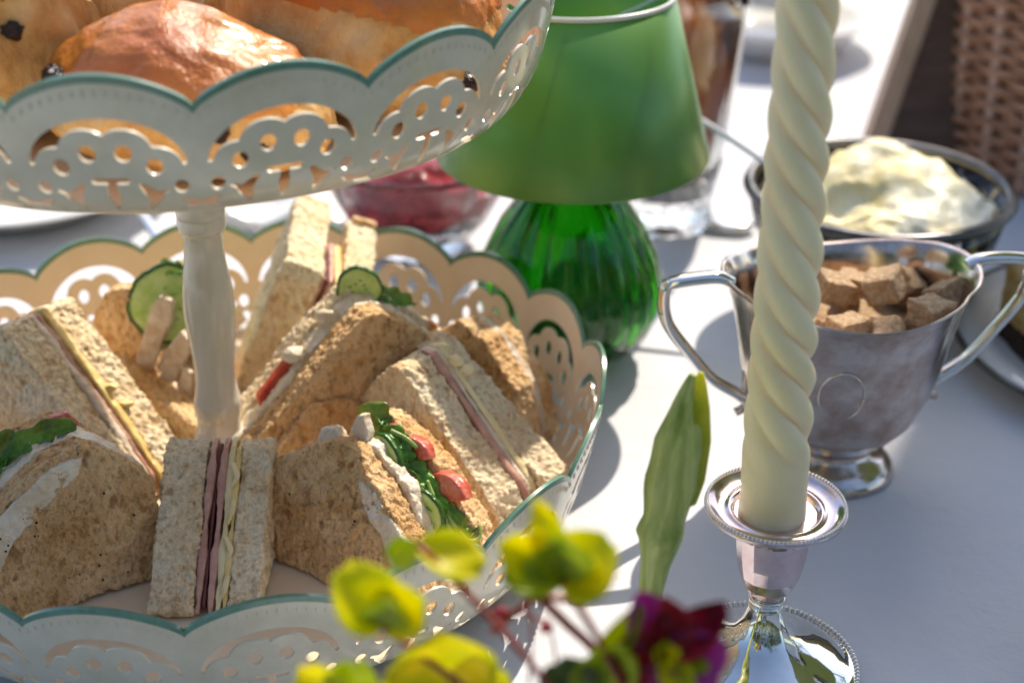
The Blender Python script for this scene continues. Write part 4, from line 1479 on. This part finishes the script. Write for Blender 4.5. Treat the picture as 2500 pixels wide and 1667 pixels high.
def at(u, v, Y):
    th = R(28)
    fw = Vector((0, math.cos(th), -math.sin(th))); up = Vector((0, math.sin(th), math.cos(th)))
    d = fw + Vector((1, 0, 0)) * ((u - 1176) / 3454) - up * ((v - 784) / 3454)
    return CAM + d * (Y / d.y)


Y1 = 28.5
yflower('blurred yellow flower overlapping the front rim of the cake stand', at(880, 1440, Y1), [
    ((-.5, .1, 1), (.6, -.9, .1), 1.35, .62, -.5, .5, 'yellow petal'), ((.6, 0, .5), (-.3, -.9, .6), 1.3, .5, .8, .4, 'yellow petal'),
    ((.2, -.2, .8), (0, -1, .3), 1.1, .45, .5, .5, 'lime petal')])
yflower('blurred yellow flower with two petals just above the rim flower', at(960, 1250, Y1 + 1), [
    ((1, 0, -.55), (.3, -.6, .9), 1.25, .48, .4, .4, 'yellow petal'), ((-.6, 0, -.4), (0, -.8, .6), .6, .3, .4, .4, 'lime petal')])
yflower('rounded yellow bloom with a darker cup right of the stand', at(1290, 1330, Y1 + .5), [
    ((-1, 0, .9), (.3, -.9, .2), 1.5, .5, .4, .5, 'yellow petal'), ((.8, 0, .75), (-.5, -.9, .2), 1.15, .65, -.7, .6, 'yellow petal'), ((-.1, 0, 1), (0, -1, 0), 1.15, .6, .6, .6, 'lime petal'),
    ((-1, 0, .1), (0, -.7, .7), 1.1, .4, .5, .5, 'lime petal'), ((.9, -.2, 0), (0, -.7, .7), .9, .45, .9, .5, 'yellow petal'), ((-.45, .1, 1.4), (.3, -.9, 0), 1.8, .32, .3, .4, 'yellow petal')])
yflower('biggest yellow petal cluster at the bottom edge of the picture', at(1040, 1600, Y1), [
    ((-.2, .1, 1), (0, -1, .2), 1.65, 1.0, .5, .35, 'yellow petal'), ((1, 0, .5), (0, -1, .5), 1.3, .7, .6, .4, 'yellow petal'), ((-1, 0, .45), (0, -1, .5), 1.5, .6, .6, .4, 'yellow petal')])
yflower('small pointed yellow petals at the bottom edge left of the big cluster', at(790, 1620, Y1), [
    ((-.55, 0, 1), (0, -1, .2), 1.35, .45, .4, .4, 'yellow petal'), ((.3, .1, 1), (0, -1, .2), 1.25, .5, .5, .3, 'lime petal'), ((-1, 0, .2), (0, -1, .4), 1.2, .45, .4, .3, 'yellow petal')])
yflower('green and yellow bracts under the burgundy flower', at(1330, 1600, Y1), [
    ((.6, 0, 1), (0, -1, .2), 1.7, .55, .5, .4, 'lime petal'), ((-.4, 0, 1), (0, -1, .2), 1.2, .55, .5, .3, 'olive leaf'), ((1, .2, .3), (0, -1, .4), 1.3, .5, .4, .3, 'yellow petal'),
    ((.9, .2, 1.5), (-.5, -1, .2), 2.3, .28, .3, .3, 'lime petal')])
c = at(1520, 1500, Y1)
bf = thing('burgundy_flower', tuple(c), 'burgundy and magenta flower with yellow markings in front of the candlestick', 'flower')
for i, (d, up, L, W, curl, cup, mt) in enumerate([
        ((-.05, 0, 1), (.2, -1, .2), 1.45, .50, .4, .7, 'burgundy petal'), ((.75, -.1, .8), (-.5, -.9, .2), 1.5, .42, -.4, .6, 'burgundy petal'), ((1, 0, .15), (-.3, -1, .3), 1.2, .50, .5, .6, 'magenta petal'),
        ((.55, 0, -.9), (.2, -1, .2), 1.3, .65, .3, .5, 'magenta petal'), ((-.3, 0, -.9), (.2, -1, .2), 1.4, .7, .3, .5, 'burgundy petal'), ((-.9, 0, .1), (.2, -1, .2), .9, .5, .3, .5, 'burgundy petal'),
        ((-.4, .3, 1), (.2, -1, .2), 1.3, .45, .3, .5, 'magenta petal'), ((.35, -.6, .5), (0, -1, .8), .85, .26, .4, .5, 'yellow petal'), ((.55, -.6, -.5), (0, -1, .4), .9, .3, .4, .5, 'yellow petal'),
        ((-.2, -.4, .6), (0, -1, .8), .8, .2, .4, .5, 'yellow petal'), ((.9, -.3, -.1), (0, -1, .8), .9, .2, .4, .5, 'lime petal')]):
    petal(bf, c, d, up, L, W, curl, cup, mt, seed=i)
V, F = tube([c, (c.x * .7 + 1.7, 28, c.z - 3), (5.5, 27.6, 6)], .12, 8)
finish('stem', V, F, 'red stem', bf)
# branching red stems behind the yellow bloom
rs = thing('red_stem_spray', tuple(at(1240, 1420, Y1 + 1.5)), 'thin branching red and green stems under the yellow bloom', 'stem')
for pts, r in (([(1130, 1450), (1190, 1400), (1235, 1370), (1300, 1375), (1370, 1372)], .10), ([(1235, 1370), (1215, 1330), (1200, 1290)], .07), ([(1240, 1372), (1300, 1430), (1370, 1500), (1390, 1580)], .13),
               ([(1215, 1390), (1222, 1480), (1215, 1568)], .035), ([(1190, 1400), (1230, 1420), (1260, 1425)], .05), ([(1262, 1430), (1275, 1500), (1280, 1568)], .03)):
    V, F = tube([at(u, v, Y1 + 1.5) for u, v in pts], r, 8)
    finish('stem', V, F, 'red stem', rs)
for (u, v, s) in ((1150, 1405, .16), (1255, 1440, .14), (1330, 1375, .2), (1200, 1350, .14)):
    V, F = ico(at(u, v, Y1 + 1.4), (s * 1.3, s, s), 2, .2, 1)
    finish('small_bud', V, F, 'burgundy petal', rs)

# ================================================================ GARDEN AROUND (trees seen in the silver; parasol and hedge added for shade)
pa = thing('added_parasol', (330, 330, -76), 'unseen cream parasol added to shade the right side of the table', 'parasol')  # added out of view so its edge throws shade across the cloth
PZ = 190
e = Vector((to_sun.x, to_sun.y, 0)).normalized(); q = Vector((e.y, -e.x, 0))
o0 = Vector((9.6, 44, 0)) + to_sun * (PZ / to_sun.z) - e * 130
V, F = [], []
n_ = 10
for k in (0, 1):
    for j in range(n_ + 1):
        for i in range(n_ + 1):
            b, a = i / n_, j / n_
            p = o0 + q * (280 * b) + e * (300 * a)
            V.append(p + Vector((0, 0, 46 * min(1, 2 * min(a, 1 - a, b, 1 - b)) - 1.0 * k)))
for j in range(n_):
    for i in range(n_):
        a = j * (n_ + 1) + i; m_ = (n_ + 1) ** 2
        F.append((a, a + 1, a + n_ + 2, a + n_ + 1)); F.append((a + m_, a + n_ + 1 + m_, a + n_ + 2 + m_, a + 1 + m_))
finish('canopy', V, F, 'parasol canvas', pa, False)
ctr = o0 + q * 140 + e * 150
V, F = tube([(ctr.x, ctr.y, -76), (ctr.x, ctr.y, 60), (ctr.x, ctr.y, PZ + 44)], 2.4, 12)
finish('pole', V, F, 'tan wood', pa)
V, F = lathe([(.01, -76), (30, -76), (30, -72), (5, -68), (5, -60), (.01, -60)], (ctr.x, ctr.y), 32)
finish('foot', V, F, 'dark silver', pa)


def tree(label, x, y, h, r, seed):
    t = thing('garden_tree', (x, y, -76), label, 'tree', 'garden trees round the table')
    V, F = merge([tube([(x, y, -80), (x + 8, y, h * .35), (x - 5, y + 6, h * .8)], lambda f: 16 * (1 - .6 * f), 10)] +
                 [tube([(x, y, h * .3 + 18 * k), (x + r * .5 * math.cos(k * 2.4), y + r * .5 * math.sin(k * 2.4), h * .5 + 22 * k)], lambda f: 6 * (1 - .7 * f), 6) for k in range(5)])
    finish('trunk', V, F, 'bark', t)
    rnd = random.Random(seed)
    V, F = [], []
    cl = [(rnd.gauss(0, .42), rnd.gauss(0, .42), rnd.gauss(0, .38)) for _ in range(34)]
    for i in range(5200):
        c_ = rnd.choice(cl)
        p = Vector((x, y, h)) + Vector(((c_[0] + rnd.gauss(0, .14)) * r, (c_[1] + rnd.gauss(0, .14)) * r, (c_[2] + rnd.gauss(0, .12)) * r))
        a = Vector((rnd.gauss(0, 1), rnd.gauss(0, 1), rnd.gauss(0, 1))).normalized() * rnd.uniform(5, 9)
        b = a.cross(Vector((rnd.gauss(0, 1), rnd.gauss(0, 1), rnd.gauss(0, 1)))).normalized() * rnd.uniform(3, 5)
        k = len(V)
        V += [p - a, p + b, p + a, p - b]
        F.append((k, k + 1, k + 2, k + 3))
    finish('crown', V, F, 'tree leaf', t, False)


V, F = [], []  # hedge added behind the camera to block sky light from the front
rnd = random.Random(77)
for i in range(19000):
    x_ = rnd.uniform(-700, 700); z_ = rnd.uniform(-76, 260 + 50 * noise.noise(Vector((x_ * .006, 0, 0))))
    p = Vector((x_, -330 + rnd.gauss(0, 18) + 25 * noise.noise(Vector((x_ * .02, z_ * .02, 3))), z_))
    a = Vector((rnd.gauss(0, 1), rnd.gauss(0, 1), rnd.gauss(0, 1))).normalized() * rnd.uniform(5, 9)
    b = a.cross(Vector((rnd.gauss(0, 1), rnd.gauss(0, 1), rnd.gauss(0, 1)))).normalized() * rnd.uniform(3, 6)
    k = len(V)
    V += [p - a, p + b, p + a, p - b]
    F.append((k, k + 1, k + 2, k + 3))
tag(finish('added_hedge', V, F, 'tree leaf', loc=(0, -330, -76), smooth=False), 'unseen leafy hedge added behind the camera to darken the front faces', 'hedge')
tree('broad tree behind the camera to the left', -420, -620, 330, 240, 1)
tree('tall tree behind the camera to the right', 380, -700, 380, 260, 2)
tree('tree on the lawn beyond the left end of the table', -700, 420, 280, 230, 3)
tree('tree on the lawn far to the right of the table', 900, 300, 300, 240, 4)
